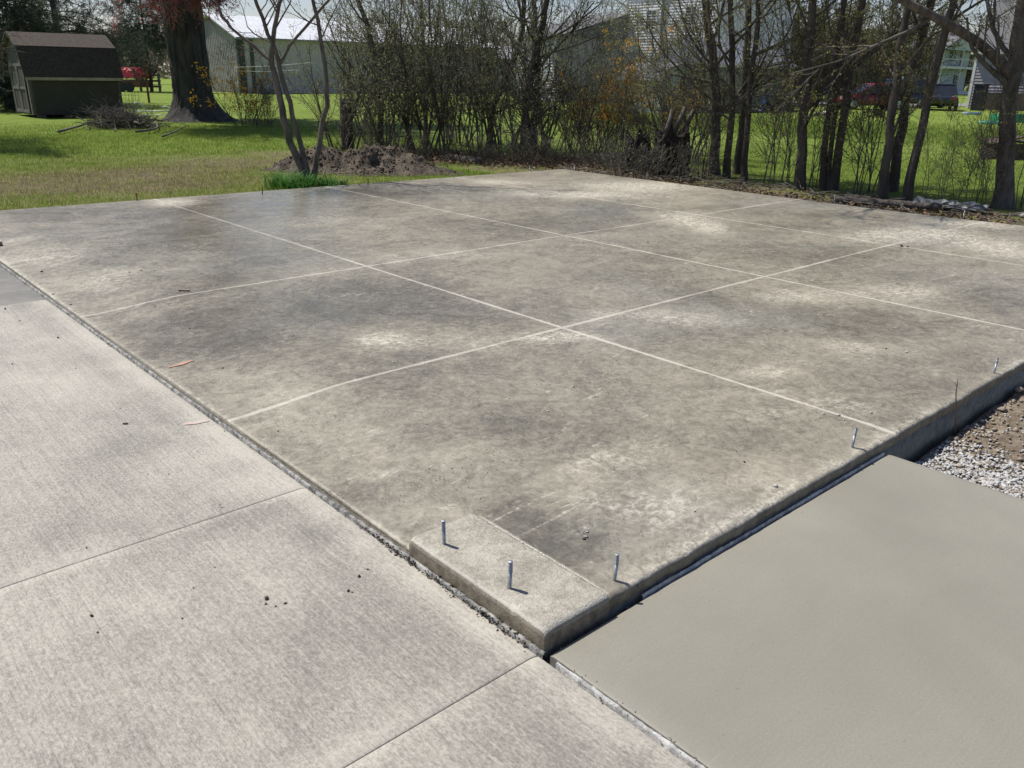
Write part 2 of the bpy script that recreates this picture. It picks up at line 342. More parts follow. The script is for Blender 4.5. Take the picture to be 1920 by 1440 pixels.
FOAM = simple('expansion_foam_strip', (.10, .10, .095), (.46, .45, .42), 26, .8, .9, 120, obj=False, stretch=(1, 1, 1), bdist=.01)
FOAM_W = simple('pale_joint_board', (.62, .61, .57), (.30, .29, .27), 22, .8, .8, 90, obj=False)
CURB = None

# ------------------------------------------------------------------ ground
def grid_obj(name, xs, ys, zf, mat, kind='structure', attr=None, parent=None, skirt=None, warp=None):
    X, Y = np.meshgrid(xs, ys, indexing='ij'); Z = zf(X, Y)
    if skirt is not None:
        def pad(A, d): return np.pad(A, 1, mode='edge')
        X, Y, Z = pad(X, 0), pad(Y, 0), pad(Z, 0); Z[0] = Z[-1] = skirt; Z[:, 0] = Z[:, -1] = skirt
    at = {k: f(X, Y).ravel() for k, f in (attr or {}).items()}
    if warp: X, Y = warp(X, Y)
    nx, ny = X.shape; i = np.arange(nx-1)[:, None]*ny+np.arange(ny-1)[None]
    F = np.stack([i, i+ny, i+ny+1, i+1], -1).reshape(-1, 4)
    V = np.stack([X, Y, Z], -1).reshape(-1, 3)
    o = mesh_np(name, V, F, mat, smooth=True, parent=parent, attr=at)
    if kind: o['kind'] = kind
    return o
def lawn_z(X, Y):
    z = -.10+.035*fbm(X*.35, Y*.35, 3)+.018*fbm(X*2.1, Y*2.1, 3)
    inside = ((X > -9) & (X < 10.9) & (Y > -9) & (Y < 10.9)); z = np.where(inside, -.34, z)
    return np.where((X > 10.9) & (X < 12), np.minimum(z, -.085), z)
def dryf(X, Y): return np.clip(ss(22, 13, Y)*ss(9.5, 5, X)*1.3, 0, 1)
def baref(X, Y):
    s = 0
    for px, py, rx, ry, a in ((190, 330, 2.2, 1.3, 1.2), (60, 355, 2.2, .9, 1.1), (330, 350, 1.2, .7, 1.1), (120, 300, 2.2, .8, .4), (390, 300, 1.2, 1.2, .8), (480, 305, 1.2, 1, .9)):
        c = gp(px, py); s = s+a*np.exp(-((X-c[0])/rx)**2-((Y-c[1])/ry)**2)
    edge = ss(14.2, 12.6, X)*(X > 10)*(Y < 13)
    thick = np.exp(-(((X-10.6)*.7+(Y-15)*.7)/1.6)**2)*(X > 8)*(X < 14)*(Y < 18.5)
    return np.clip(s+edge*1.2+thick, 0, 1.3)
gx = np.unique(np.r_[np.linspace(-400, -30, 14), np.linspace(-30, -9.4, 16), -9, np.arange(-8.6, 10.8, .35), 10.88, 10.92, np.arange(11, 24, .22), np.linspace(24, 90, 80), np.linspace(90, 600, 16)])
gy = np.unique(np.r_[np.linspace(-400, -30, 14), np.linspace(-30, -9.4, 16), -9, np.arange(-8.6, 10.8, .35), 10.88, 10.92, np.arange(11, 30, .22), np.linspace(30, 90, 60), np.linspace(90, 600, 16)])
grid_obj('lawn', gx, gy, lawn_z, LAWN, attr={'dry': dryf, 'bare': baref})

# ------------------------------------------------------------------ new garage slab
BL = [  # pixel centre, half width, half height, strength (+ chalky, - damp, one a painted tree shadow)
 (1200,350,120,9,.9),(1262,404,85,12,.75),(1590,650,80,14,.5),(1100,366,150,7,.7),(1320,425,45,12,.9),(1690,440,140,14,.8),(1880,470,70,18,.7),
 (950,342,60,7,.6),(335,385,45,8,.8),(130,475,110,20,.5),(230,520,120,22,.5),(860,640,190,24,.35),(560,720,90,20,.3),(700,640,70,16,.6),(1060,640,60,10,.7),
 (720,875,50,10,.6),(1430,700,60,12,.45),(1700,545,90,16,.5),(900,850,110,20,.45),(1120,850,110,30,.4),(1260,950,130,40,.45),(1440,900,90,30,.3),(1240,600,150,14,.5),
 (1810,420,50,7,.9),(1500,560,160,16,.45),(1560,760,80,20,.4),(860,480,90,12,.35),(620,410,80,12,.35),(1420,780,90,20,.3),(1080,930,90,30,.35),(1750,700,50,12,.6),(1150,1010,90,30,.3),
 (700,362,140,10,-.8),(640,585,150,22,-.7),(330,445,70,18,-.5),(330,610,120,24,-.6),(850,575,140,32,-.5),(640,930,60,45,-.7),(1000,1035,60,22,-1.1),(1075,1075,45,18,-.8),  # first entry paints the trees' cast shadow near the far rim
 (1150,400,120,14,-.55),(1000,425,150,18,-.5),(700,545,170,16,-.6),(370,650,130,26,-.6),(1500,425,110,10,-.5),(1770,720,120,40,-.45),(1620,600,90,20,-.4),(1790,408,90,5,-.5),
 (230,400,160,8,-.4),(520,830,70,30,-.45),(980,790,110,16,-.3),(1560,480,150,14,-.35),(1330,560,90,16,-.35),(470,500,80,22,-.5),(1850,560,90,22,-.4),(780,910,90,26,-.3),(1180,520,130,14,-.3)]
BLW = []
for px, py, rx, ry, a in BL:
    c = gp(px, py, 0); wx = np.linalg.norm(gp(px+rx, py, 0)-c); wy = np.linalg.norm(gp(px, py-ry, 0)-c); BLW.append((c[0], c[1], wx, wy, a))
rh = np.array([cr[0], cr[1]]); rh /= np.linalg.norm(rh)
def blobs(X, Y, B):
    s = np.zeros_like(X); qx = X+.35*fbm(X*1.3, Y*1.3, 4); qy = Y+.35*fbm(X*1.3+40, Y*1.3+9, 4)
    for cx, cy, wx, wy, a in B:
        u = ((qx-cx)*rh[0]+(qy-cy)*rh[1])/wx; v = ((qx-cx)*-rh[1]+(qy-cy)*rh[0])/wy; s = s+a*np.exp(-(u*u+v*v))
    return s
X0, X1, Y0, Y1 = 1.5, 11.0, 1.500, 11.0
def slab_warp(X, Y):                                     # the far edges are not quite square
    tx = np.clip((X-JX[-1])/(X1-JX[-1]), 0, 1); ty = np.clip((Y-JY[-1])/(Y1-JY[-1]), 0, 1)
    Y = Y+.006*fbm(X*13, X*0+3, 5, .65)*ss(.06, 0, Y-Y0)-.004*np.clip(fbm(X*40, X*0+8, 2)-.12, 0, 1)*8*ss(.012, 0, Y-Y0)
    return X+tx*(.35*(11-Y)/9.5*ss(5, 2, Y)+.05), Y+ty*(.50*(11-X)/9.5)
def slab_z(X, Y):
    z = .006*fbm(X*.5, Y*.5, 2)
    def rnd(d, r): d = np.clip(d, 0, r); return -(r-np.sqrt(np.maximum(r*r-(r-d)**2, 0)))
    ap = ss(2.192, 2.212, Y)*ss(9.30, 9.28, Y); z = z-.042*ap*ss(.75, 0, X-X0)
    z = z+rnd(Y-Y0, .02)-.006*ss(.16, 0, Y-Y0)-.004*fbm(X*9, Y*9, 3)*ss(.1, 0, Y-Y0)+rnd(X-X0, .014)+rnd(X1-X, .02)+rnd(Y1-Y, .02)
    cut = (X < 1.79)*(Y < 2.2); z = np.where(cut, z-.04, z); cut2 = (X < 1.66)*(Y > 9.3); return np.where(cut2, z-.04, z)
def slab_stain_shade(X, Y):
    s = blobs(X, Y, BLW)
    s = s+.5*ss(.10, .0, Y-Y0)*(X > 1.9)+.35*ss(.07, 0, X-X0)            # chalky tooled rim
    s = s-1.0*ss(1.78, 1.81, X)*ss(2.25, 1.9, X+.12*fbm(X*4, Y*4, 3))*ss(2.35, 2.15, Y)*ss(1.60, 1.75, Y)
    s = s-.45*ss(.25, .7, X-X0)*ss(1.6, .8, X-X0)*(Y > 2.3)*(fbm(X*.8, Y*.8, 2)+.5)*1.2
    return s
DAMP = [(c_[0], c_[1], wx_, wy_, a_) for c_, wx_, wy_, a_ in ((gp(450, 405, 0), 1.1, 2.0, 1.1), (gp(500, 455, 0), .5, .9, .9), (gp(640, 370, 0), .5, 1.4, .6), (gp(640, 565, 0), .6, .7, .5), (gp(1740, 425, 0), 1.0, .9, .6), (gp(330, 430, 0), .4, 1, .5))]
def slab_damp(X, Y): return np.clip(blobs(X, Y, DAMP), 0, 1)
def edges_(a, b, outer0, outer1, step=.045):
    e = [a, a+.003] if not outer0 else [a, a+.002, a+.006, a+.012, a+.02, a+.03, a+.05]
    g = [b-.003, b] if not outer1 else [b-.03, b-.02, b-.012, b-.006, b-.002, b]
    return np.r_[e, np.arange(e[-1]+step, g[0]-step*.5, step), g]
slab = bpy.data.objects.new('garage_slab', None); C.objects.link(slab); slab['kind'] = 'structure'
cx = [X0]+JX+[X1]; cy = [Y0]+JY+[Y1]; gap = .0007
for i in range(4):
    for j in range(4):
        a, b = cx[i]+(gap if i else 0), cx[i+1]-(gap if i < 3 else 0); c, d = cy[j]+(gap if j else 0), cy[j+1]-(gap if j < 3 else 0)
        xs = edges_(a, b, i == 0, i == 3); ys = edges_(c, d, j == 0, j == 3)
        if i == 0: xs = np.unique(np.r_[xs, 1.655, 1.665, 1.785, 1.795])
        if j == 0: ys = np.unique(np.r_[ys, 2.195, 2.205])
        if j == 3: ys = np.unique(np.r_[ys, 9.295, 9.305])
        grid_obj('concrete_panel', xs, ys, slab_z, SLAB, kind=None, attr={'stain_or_shade': slab_stain_shade, 'damp': slab_damp}, parent=slab, skirt=-.056, warp=slab_warp)
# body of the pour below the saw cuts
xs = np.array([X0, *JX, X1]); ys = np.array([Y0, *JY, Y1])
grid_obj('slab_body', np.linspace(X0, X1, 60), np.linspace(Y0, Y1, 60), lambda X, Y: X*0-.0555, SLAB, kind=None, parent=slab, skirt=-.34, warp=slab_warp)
# raised curb stubs beside the door opening
def curb_material():
    n = NT('rough_curb_concrete'); P = n.pos; a = n.noise(P, 7, 5, .7); g = n.noise(P, 60, 5, .8); h_ = n.noise(P, 150, 3, .7)
    f = n.ramp(n.math('ADD', n.math('MULTIPLY', a, .5), n.math('ADD', n.math('MULTIPLY', g, .5), n.math('MULTIPLY', h_, .3))), .45, .85)
    c = n.mix(f, (.20, .182, .142), (.52, .48, .395)); wsp = n.ramp(h_, .62, .72, 0, .6); c = n.mix(wsp, c, (.66, .63, .57))
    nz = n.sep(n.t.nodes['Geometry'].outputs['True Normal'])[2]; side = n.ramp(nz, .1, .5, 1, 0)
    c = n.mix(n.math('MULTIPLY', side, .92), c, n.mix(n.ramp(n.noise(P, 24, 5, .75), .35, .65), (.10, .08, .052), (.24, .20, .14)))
    xy = n.sep(P); nose = n.math('MULTIPLY', n.math('MULTIPLY', n.ramp(nz, .5, .8), n.ramp(nz, .98, .9)), n.math('MAXIMUM', n.ramp(xy[0], 1.60, 1.55), n.ramp(xy[1], 1.60, 1.55))); c = n.mix(n.math('MULTIPLY', nose, .55), c, (.62, .59, .52))  # pale nose edge, its highlight put into the colour
    n.col(c); n.rough(.5); n.bump(n.math('ADD', g, h_), .9, .004); return n.m
CURBM = curb_material()
def curb(x0, x1, y0, y1, ztop):
    xs = np.unique(np.r_[x0, x0+.004, x0+.012, x0+.024, np.linspace(x0+.04, x1-.04, 12), x1-.024, x1-.008, x1])
    ys = np.unique(np.r_[y0, y0+.004, y0+.012, y0+.024, np.linspace(y0+.04, y1-.03, 40), y1-.014, y1-.004, y1])
    def zf(X, Y):
        def rd(d, r): d = np.clip(d, 0, r); return -(r-np.sqrt(np.maximum(r*r-(r-d)**2, 0)))
        z = ztop+rd(X-x0, .024)+rd(Y-y0, .026)+rd(x1-X, .003)*.4+rd(y1-Y, .012)+.004*fbm(X*14, Y*14, 4)
        for yc in (1.63, 1.82, 2.06):                  # hairline breaks in the nose
            z = z-.010*np.exp(-((Y-yc-.02*np.sin(X*30))/.004)**2)*ss(.06, 0, X-x0)
        return z
    o = grid_obj('curb', xs, ys, zf, CURBM, kind=None, attr={'stain_or_shade': lambda X, Y: X*0+.25}, parent=slab, skirt=-.16)
    return o
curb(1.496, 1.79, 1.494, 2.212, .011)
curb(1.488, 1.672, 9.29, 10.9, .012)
# ------------------------------------------------------------------ driveway (older broomed pour)
def drive_warp(X, Y): return X, Y
DB = []
for px, py, rx, ry, a in ((250,850,70,30,-.8),(470,960,60,30,-.5),(620,1000,50,30,-.6),(760,960,60,60,-.7),(300,1000,120,30,-.4),(130,1010,120,40,-.4),(600,1160,150,60,-.3),(540,1280,120,50,-.35),
                          (480,900,60,20,.6),(420,860,60,15,.4),(200,640,120,30,.35),(800,1090,50,30,.5),(900,1150,40,25,.5),(120,720,150,25,.35),(60,1180,90,60,.3),(250,1120,100,30,.3),(100,1420,60,15,-.8),(830,1000,40,25,-.9),(1180,1380,40,30,-.5)):
    c = gp(px, py, -.07); DB.append((c[0], c[1], np.linalg.norm(gp(px+rx, py, -.07)-c), np.linalg.norm(gp(px, py-ry, -.07)-c), a))
def dst(X, Y): return blobs(X, Y, DB)+.45*ss(.10, 0, 1.46-X)-.3*ss(.35, .15, 1.44-X)*ss(.05, .15, 1.44-X)+.55*np.exp(-((Y-2.95)/.05)**2)+.5*np.exp(-((Y-1.52)/.05)**2)
drive = bpy.data.objects.new('driveway', None); C.objects.link(drive); drive['kind'] = 'structure'
dj = [-2.4, 0.05, 1.50, 2.945, 6.97]
for a, b in zip(dj[:-1], dj[1:]):
    ys = np.unique(np.r_[a+.0008, a+.003, a+.007, np.arange(a+.05, b-.04, .07), b-.007, b-.003, b-.0008])
    xs = np.unique(np.r_[np.arange(-6, 1.4, .07), 1.42, 1.445, 1.463, 1.469, 1.472])
    def dz(X, Y, a=a, b=b):
        return -.064-.0035*ss(.007, 0, Y-a)-.0035*ss(.007, 0, b-Y)-.006*ss(.02, 0, 1.472-X)+.004*fbm(X*.6, Y*.6, 2)
    grid_obj('concrete_panel', xs, ys, dz, DRIVE, kind=None, attr={'stain_or_shade': dst}, parent=drive, skirt=-.2)
# newer strip beyond, a touch lower and darker
WETD = simple('damp_concrete', (.14, .132, .115), (.22, .208, .18), 3, .5, .5, 110, obj=False, bdist=.002)
ys = np.unique(np.r_[6.978, 6.985, np.arange(7.05, 13, .15)]); xs = np.unique(np.r_[np.arange(-6, 1.4, .15), 1.45, 1.469, 1.472])
grid_obj('concrete_panel', xs, ys, lambda X, Y: -.070+.0*X, WETD, kind=None, parent=drive, skirt=-.2)
# ------------------------------------------------------------------ fresh apron pour on the right
wet = grid_obj('wet_concrete_apron', np.unique(np.r_[1.502, 1.507, 1.515, np.arange(1.6, 3.74, .1), 3.735, 3.745, 3.75]), np.unique(np.r_[np.arange(-3, 1.3, .1), 1.459, 1.469, 1.474]),
         lambda X, Y: -.064-.004*ss(.012, 0, 1.474-Y)-.004*ss(.012, 0, X-1.502)-.006*ss(.012, 0, 3.75-X)+.002*fbm(X, Y, 2), WET, skirt=-.3)
# joint strips: foam board between the pours, ragged
def strip(name, p0, p1, wd, z, mat, label, seed, rag=.35, zr=.006):
    rng = np.random.RandomState(seed); p0 = np.array(p0, float); p1 = np.array(p1, float); L = np.linalg.norm(p1-p0); n = int(L/.012)
    t = np.linspace(0, 1, n); d = (p1-p0)/L; q = np.array([-d[1], d[0]]); c = p0+(p1-p0)*t[:, None]
    s = np.arange(n)*.012
    w0 = wd*(1+rag*2*fbm(s*9, s*0+seed, 4)+rag*rng.uniform(-.6, .6, n)); w1 = wd*(1+rag*2*fbm(s*7, s*0+seed+5, 4)+rag*rng.uniform(-.6, .6, n))
    zz = z+zr*2*fbm(s*20, s*0+seed, 4)+rng.uniform(-zr, zr, n)*.6; off = .25*wd*fbm(s*2, s*0+9, 3)
    cols = []
    for k, (o, dzz) in enumerate(((-1, -.08), (-1, -.004), (-.3, .0), (.3, .0), (1, -.004), (1, -.08))):
        ww = np.where(o < 0, w0, w1)*o*.5+off; xy = c+q*ww[:, None]; cols.append(np.c_[xy, (zz+dzz) if dzz > -.05 else np.full(n, -.2)])
    V = np.stack(cols, 1).reshape(-1, 3); i = np.arange(n-1)[:, None]*6+np.arange(5)[None]
    F = np.stack([i, i+6, i+7, i+1], -1).reshape(-1, 4)
    o = mesh_np(name, V, F, mat); tag(o, label, 'joint strip'); return o
strip('expansion_strip', (1.487, 1.485), (1.487, 12.4), .016, -.058, FOAM, 'long grey crumbling expansion strip between the driveway and the new slab', 1, .3, .003)
strip('expansion_strip', (1.489, 1.43), (1.489, -2.6), .014, -.060, FOAM_W, 'pale ragged joint strip between the driveway and the fresh wet concrete', 2, .45, .003)
strip('expansion_strip', (1.95, 1.488), (3.72, 1.488), .009, -.056, FOAM_W, 'thin white joint board along the slab foot behind the wet concrete', 3, .3, .003)
b = MB(); b.box(1.472, 3.76, 1.474, 1.4995, -.3, -.092); b.box(1.4725, 1.502, -2.6, 1.4735, -.3, -.09); tag(b.build('joint_bed', simple('black_gap', (.02, .02, .02), (.05, .048, .045), 20, .7)), 'black recessed bed of the joints around the wet concrete', 'joint')  # black fill in the dark gap around the fresh pour
# orange marking paint
def paint(name, pts, mat, label):
    b = MB(); b.add(pts, [tuple(range(len(pts)))]); return tag(b.build(name, mat), label, 'paint mark')
PNT = simple('orange_paint', (.50, .24, .16), (.34, .24, .17), 30, .7, obj=False)
def quadmark(p0, p1, wd, z, taper=.2):
    a = gp(*p0, z); b = gp(*p1, z); zs = (lambda p: float(slab_z(np.array([p[0]]), np.array([p[1]]))[0])+.0035 if z > -.05 else z); a[2] = zs(a); b[2] = zs(b); d = (b-a)/np.linalg.norm(b-a); q = np.array([-d[1], d[0], 0])*wd
    return [a-q*taper, a+(b-a)*.5-q, b-q*taper, b+q*taper, a+(b-a)*.6+q, a+q*taper]
PNT2 = simple('faded_orange_paint', (.50, .36, .30), (.46, .42, .38), 18, .7, obj=False)
paint('paint_mark', quadmark((314, 676), (362, 665), .022, .004), PNT, 'short orange paint arrow on the slab beside the driveway edge')
paint('paint_mark', quadmark((345, 795), (392, 788), .022, -.0612, .5), PNT2, 'faded pink paint dash on the driveway near the expansion strip')

# ------------------------------------------------------------------ excavated ground at the right
def dirt_z(X, Y):
    n = fbm(X*1.6, Y*1.6, 5, .6); ridge = ss(4.3, 5.4, X)
    return -.185+.07*n+ridge*(.04+.09*fbm(X*5, Y*5, 4))+.05*ss(4.3, 4.7, X)*fbm(X*9, Y*9, 5, .65)+.022*fbm(X*22, Y*22, 3)-.03*ss(4.0, 3.75, X)
dirt = grid_obj('dirt_ground', np.arange(3.70, 10.98, .03), np.r_[np.arange(-7, -1, .2), np.arange(-1, 1.47, .03)], dirt_z, DIRT_P)
def rocks(name, pos, size, rng, mat, label=None, cat_='gravel', kind='stuff', flat=.65, parent=None):
    n = len(pos); base = np.array([(1, 0, 0), (-1, 0, 0), (0, 1, 0), (0, -1, 0), (0, 0, 1), (0, 0, -1), (.6, .6, .6), (-.6, .6, -.5)], float)
    F = np.array([(6, 0, 2), (6, 2, 4), (6, 4, 0), (0, 4, 3), (0, 3, 5), (0, 5, 2), (1, 4, 2), (1, 3, 4), (1, 5, 3), (7, 2, 5), (7, 5, 1), (7, 1, 2)])
    v = base[None]*rng.uniform(.55, 1.1, (n, 8, 1)); v = v*rng.uniform(.6, 1.2, (n, 1, 3)); v[:, :, 2] *= flat
    a = rng.uniform(0, 6.28, n); ca, sa = np.cos(a)[:, None], np.sin(a)[:, None]; x = v[:, :, 0]*ca-v[:, :, 1]*sa; y = v[:, :, 0]*sa+v[:, :, 1]*ca
    v = np.stack([x, y, v[:, :, 2]+rng.uniform(-.2, .2, (n, 1))*x], -1)*size[:, None, None]+pos[:, None]
    o = mesh_np(name, v.reshape(-1, 3), (F[None]+(np.arange(n)*8)[:, None, None]).reshape(-1, 3), mat, parent=parent)
    if label: tag(o, label, cat_)
    if kind: o['kind'] = kind
    return o
rng = np.random.RandomState(11)
c0 = np.array([4.45, 1.02]); 
p = np.c_[rng.uniform(3.78, 5.0, 9000), rng.uniform(.35, 1.44, 9000)]
keep = rng.rand(9000) < np.clip((1.5+1.5*fbm(p[:, 0]*5, p[:, 1]*5, 3))*np.exp(-((p[:, 0]-4.08)/.30)**4)*np.exp(-((p[:, 1]-1.25)/.36)**4), 0.06, 1); p = p[keep]
rocks('gravel', np.c_[p, dirt_z(p[:, 0], p[:, 1])+.008], rng.uniform(.006, .016, len(p)), rng, GRAVEL, 'white crushed limestone gravel spilling against the slab foot')
p = np.c_[rng.uniform(3.78, 7.0, 20000), rng.uniform(-.6, 1.44, 20000)]; keep = rng.rand(20000) < (.35+1.2*fbm(p[:, 0]*2, p[:, 1]*2, 3)); p = p[keep]
rocks('dirt_clods', np.c_[p, dirt_z(p[:, 0], p[:, 1])+.006], rng.uniform(.004, .026, len(p))*rng.uniform(.4, 1, len(p)), rng, STONE_B, 'tan clods and stones strewn over the excavated ground')
for k, (px, py, s, m) in enumerate(((1800, 808, .028, 0), (1845, 790, .030, 0), (1880, 768, .034, 0), (1905, 800, .03, 0), (1868, 880, .034, 1), (1900, 862, .03, 1), (1838, 840, .026, 0), (1885, 905, .028, 1), (1790, 905, .022, 1), (1860, 745, .03, 0), (1908, 735, .04, 0), (1830, 905, .05, 0), (1870, 920, .05, 0))):
    q = gp(px, py, -.15); q[2] = dirt_z(q[0], q[1])+s*.3
    o = rocks('stone', np.zeros((1, 3)), np.array([s]), np.random.RandomState(30+k), (STONE_B, GRAVEL)[m], kind=None); o.location = q
    tag(o, ['brown clod at the foot of the dead stalk', 'brown clod where gravel meets bare dirt below the slab face', 'brown clod on the bare dirt in the slab shadow edge', 'brown clod at the right picture edge just below the dark bank', 'pale broken stone in the middle of the bare dirt',
     'pale stone in the dirt at the right picture edge', 'brown clod at the right fringe of the white gravel', 'pale stone near the wet concrete edge furthest right', 'pale stone in the gravel hugging the wet concrete edge', 'brown clod in shadow against the slab face', 'largest brown clod up on the dark dirt bank', 'grey brown lump beside the wet concrete edge, upper of two', 'grey brown lump beside the wet concrete edge, lower of two'][k], 'stone', 'larger stones in the excavated dirt')

# ------------------------------------------------------------------ anchor bolts
def bolt(px, py, h, lean, label, z=None, r=.0065, mat=ZINC):
    q = gp(px, py, 0); z = float(slab_z(np.array([min(q[0], 10.9)]), np.array([min(q[1], 10.9)]))[0]) if z is None else z
    ro = empty('anchor_bolt', (q[0], q[1], z), label, 'anchor bolt', 'anchor bolts around the slab rim')
    b = MB(); l = lean
    b.tube([(0, 0, -.03), (0, 0, 0), (l*h, 0, h*.62)], [r, r, r], 10); b.build('shank', mat, ro, True)
    b = MB(); N = 13; pts = []; rr = []
    for k in range(N): t = .62+.38*k/(N-1); pts.append((l*h*t/.62*1.0 if 0 else l*h+(t-.62)*l*h*.6, 0, h*t)); rr.append(r*(1.2 if k % 2 == 0 else .86))
    pts[0] = (l*h, 0, h*.621); pts.append((pts[-1][0], 0, h*1.01)); rr.append(r*.7); b.tube(pts, rr, 10); b.build('thread', mat, ro)
    return ro
bolt(833, 1024, .098, -.02, 'steel anchor bolt at the inner end of the curb stub', .008, .0068)
bolt(955, 1108, .104, .03, 'steel anchor bolt in the middle of the raised curb stub', .008, .0070)
bolt(1152, 1087, .10, .06, 'anchor bolt leaning by the slab rim nearest the front corner', None, .0062)
bolt(1598, 838, .098, .06, 'anchor bolt by the rim above the end of the wet concrete', None, .0065)
bolt(1864, 698, .096, .05, 'slim anchor bolt at the rim above the excavated dirt', None, .0058, ZINC)
for px, py, lb in ((257, 376, 'thin dark anchor bolt on the far left rim before dry grass'), (492, 364, 'thin anchor bolt on the far rim left of the green lily clump'), (690, 346, 'thin anchor bolt on the far rim before the dirt mound'),
                   (993, 321, 'thin anchor bolt just left of the slab far corner'), (1077, 320, 'thin anchor bolt just right of the slab far corner'), (1213, 334, 'thin pale anchor bolt before the dark stump blocks'),
                   (1564, 378, 'thin anchor bolt before the trio of thin trunks'), (1806, 409, 'pale anchor bolt near the far right end of a chalk line')):
    bolt(px, py, .10, .03, lb, -.002, .008, ZINC if px > 900 else RUST)

# dead stalk leaning on the slab face
b = MB(); q = gp(1790, 812, -.16); b.tube([q, q+np.array([-.03, .0, .10]), q+np.array([-.075, .01, .24]), q+np.array([-.095, .01, .33])], [.004, .0035, .003, .0022], 6)
b.tube([q+np.array([-.085, .01, .28]), q+np.array([-.10, .02, .31])], [.002, .001], 5); tag(b.build('dead_stalk', simple('dry_stalk', (.20, .12, .07), None, 20), None, True), 'thin brown dead stalk leaning against the slab face above the gravel', 'stalk')

# pebbles and clods lying on the concrete
PL = ['largest pale pebble of the short row in the middle of the front panel', 'middle pebble of the short row on the front panel', 'leftmost pebble of the short row on the front panel', 'lone pebble left of the short row on the front panel', 'pebble below the short row on the front panel',
 'left one of two tiny pebbles above the first cross chalk line', 'right one of two tiny pebbles above the first cross chalk line', 'lone pebble in the middle of the front left panel area', 'left one of two pebbles over the curb stub', 'right one of two pebbles over the curb stub', 'tiny pebble alone left of the front panel centre', 'tiny pebble above the inner end of the curb stub',
 'first pebble of three under the long chalk line at right', 'biggest of three pebbles under the long chalk line at right', 'pebble just above the long chalk line at right', 'pebble standing alone midway above the long chalk line', 'flat pebble further right above the long chalk line', 'last pebble of three under the long chalk line at right', 'lone pebble near the rim above the wet concrete', 'pale pebble by the left slab edge, nearer one', 'pale pebble by the left slab edge, farther one']
DL = ['tiny soil crumb beside the little wood chip', 'tiny soil crumb by the faded pink dash', 'largest soil crumb of the cluster in the middle driveway panel', 'crumb just below the largest of the middle driveway cluster', 'rounded crumb right of the largest in the middle driveway cluster', 'small crumb between two bigger ones in the middle driveway cluster', 'dark crumb left of the curled pair nearer the curb stub', 'crumb touching the dark one nearer the curb stub', 'flat dark crumb over the pair nearer the curb stub', 'furthest right crumb of the middle driveway panel',
 'crumb under the driveway joint at left, upper', 'dark round crumb in the lower left driveway panel', 'faint crumb low in the middle driveway panel', 'left one of two tiny crumbs above the driveway joint', 'right one of two tiny crumbs above the driveway joint', 'tiny crumb alone in the middle of the near driveway panel', 'tiny crumb just below the driveway joint centre', 'tiny crumb under the dark round one at lower left', 'dark crumb in the far driveway panel beside the strip', 'crumb at the corner of the damp far driveway strip', 'flat crumb below the damp far driveway strip', 'crumb near the left picture edge on the far driveway panel', 'crumb in the middle of the far driveway panel']
SL = ['soil crumb beside the scrap of board', 'tiny soil crumb on the front slab panel by the strip', 'round soil crumb under the chalk tick', 'soil crumb just above the orange paint mark', 'soil crumb right of the orange paint mark', 'soil crumb between the rim and the right anchor bolt', 'dark flake near the pale curled scrap', 'left crumb of three in a row on the left panel', 'middle crumb of three in a row on the left panel', 'right crumb of three in a row on the left panel', 'dark crumb at the far left by the strip', 'tiny soil crumb above the rim crumb on the front panel', 'tiny crumb on the rim side of the front panel', 'flat crumb below the first cross chalk line', 'lone crumb in the far middle panel', 'larger dark crumb beside the far chalk crossing', 'smaller dark crumb beside the far chalk crossing', 'lone crumb below the far chalk crossing']
def debris(px, py, s, z, kind, seed, label, group):
    q = gp(px, py, z); r_ = np.random.RandomState(seed); m = {'p': GRAVEL, 'd': DIRT, 't': STONE_B}[kind]
    o = rocks('pebble' if kind == 'p' else 'dirt_crumb', np.zeros((1, 3)), np.array([s]), r_, m, kind=None, flat=.6); z = float(slab_z(np.array([q[0]]), np.array([q[1]]))[0]) if z > -.05 else z; o.location = (q[0], q[1], z+s*.35)
    tag(o, label, 'pebble' if kind == 'p' else 'dirt crumb', group)
for k, (px, py, s) in enumerate(((1075, 726, .009), (1030, 722, .006), (1006, 722, .006), (955, 748, .007), (1028, 772, .008), (697, 668, .006), (737, 680, .006), (800, 796, .006), (805, 873, .007), (847, 874, .007), (913, 885, .006), (900, 929, .006),
                              (1545, 777, .008), (1571, 780, .011), (1632, 775, .010), (1660, 654, .011), (1700, 661, .012), (1582, 789, .009), (1455, 911, .010), (131, 561, .014), (98, 542, .012))):
    debris(px, py, s*1.15, .0, 'p', 100+k, PL[k], 'pebbles on the new slab')
for k, (px, py, s) in enumerate(((225, 766, .005), (334, 797, .005), (500, 1123, .012), (498, 1133, .006), (535, 1132, .008), (517, 1137, .005), (653, 1109, .009), (660, 1111, .006), (673, 1082, .010), (689, 1068, .006), (162, 1027, .006), (173, 1155, .008), (342, 1160, .006),
                              (277, 890, .005), (316, 889, .005), (363, 1103, .005), (403, 1064, .005), (183, 1186, .006), (109, 634, .012), (10, 580, .012), (37, 602, .008), (23, 683, .008), (142, 691, .006))):
    debris(px, py, s, -.063, 'd', 200+k, DL[k], 'soil crumbs on the driveway')
for k, (px, py, s) in enumerate(((290, 571, .009), (410, 925, .006), (355, 612, .010), (200, 630, .012), (417, 682, .009), (1395, 867, .009), (1095, 1012, .008), (243, 511, .010), (265, 508, .010), (290, 508, .010), (77, 502, .014), (1380, 847, .006), (1303, 960, .006), (520, 795, .007), (1215, 455, .010), (1690, 462, .025), (1702, 463, .018), (1620, 483, .012))):
    debris(px, py, s, .0, 'd', 300+k, SL[k], 'soil crumbs on the new slab')
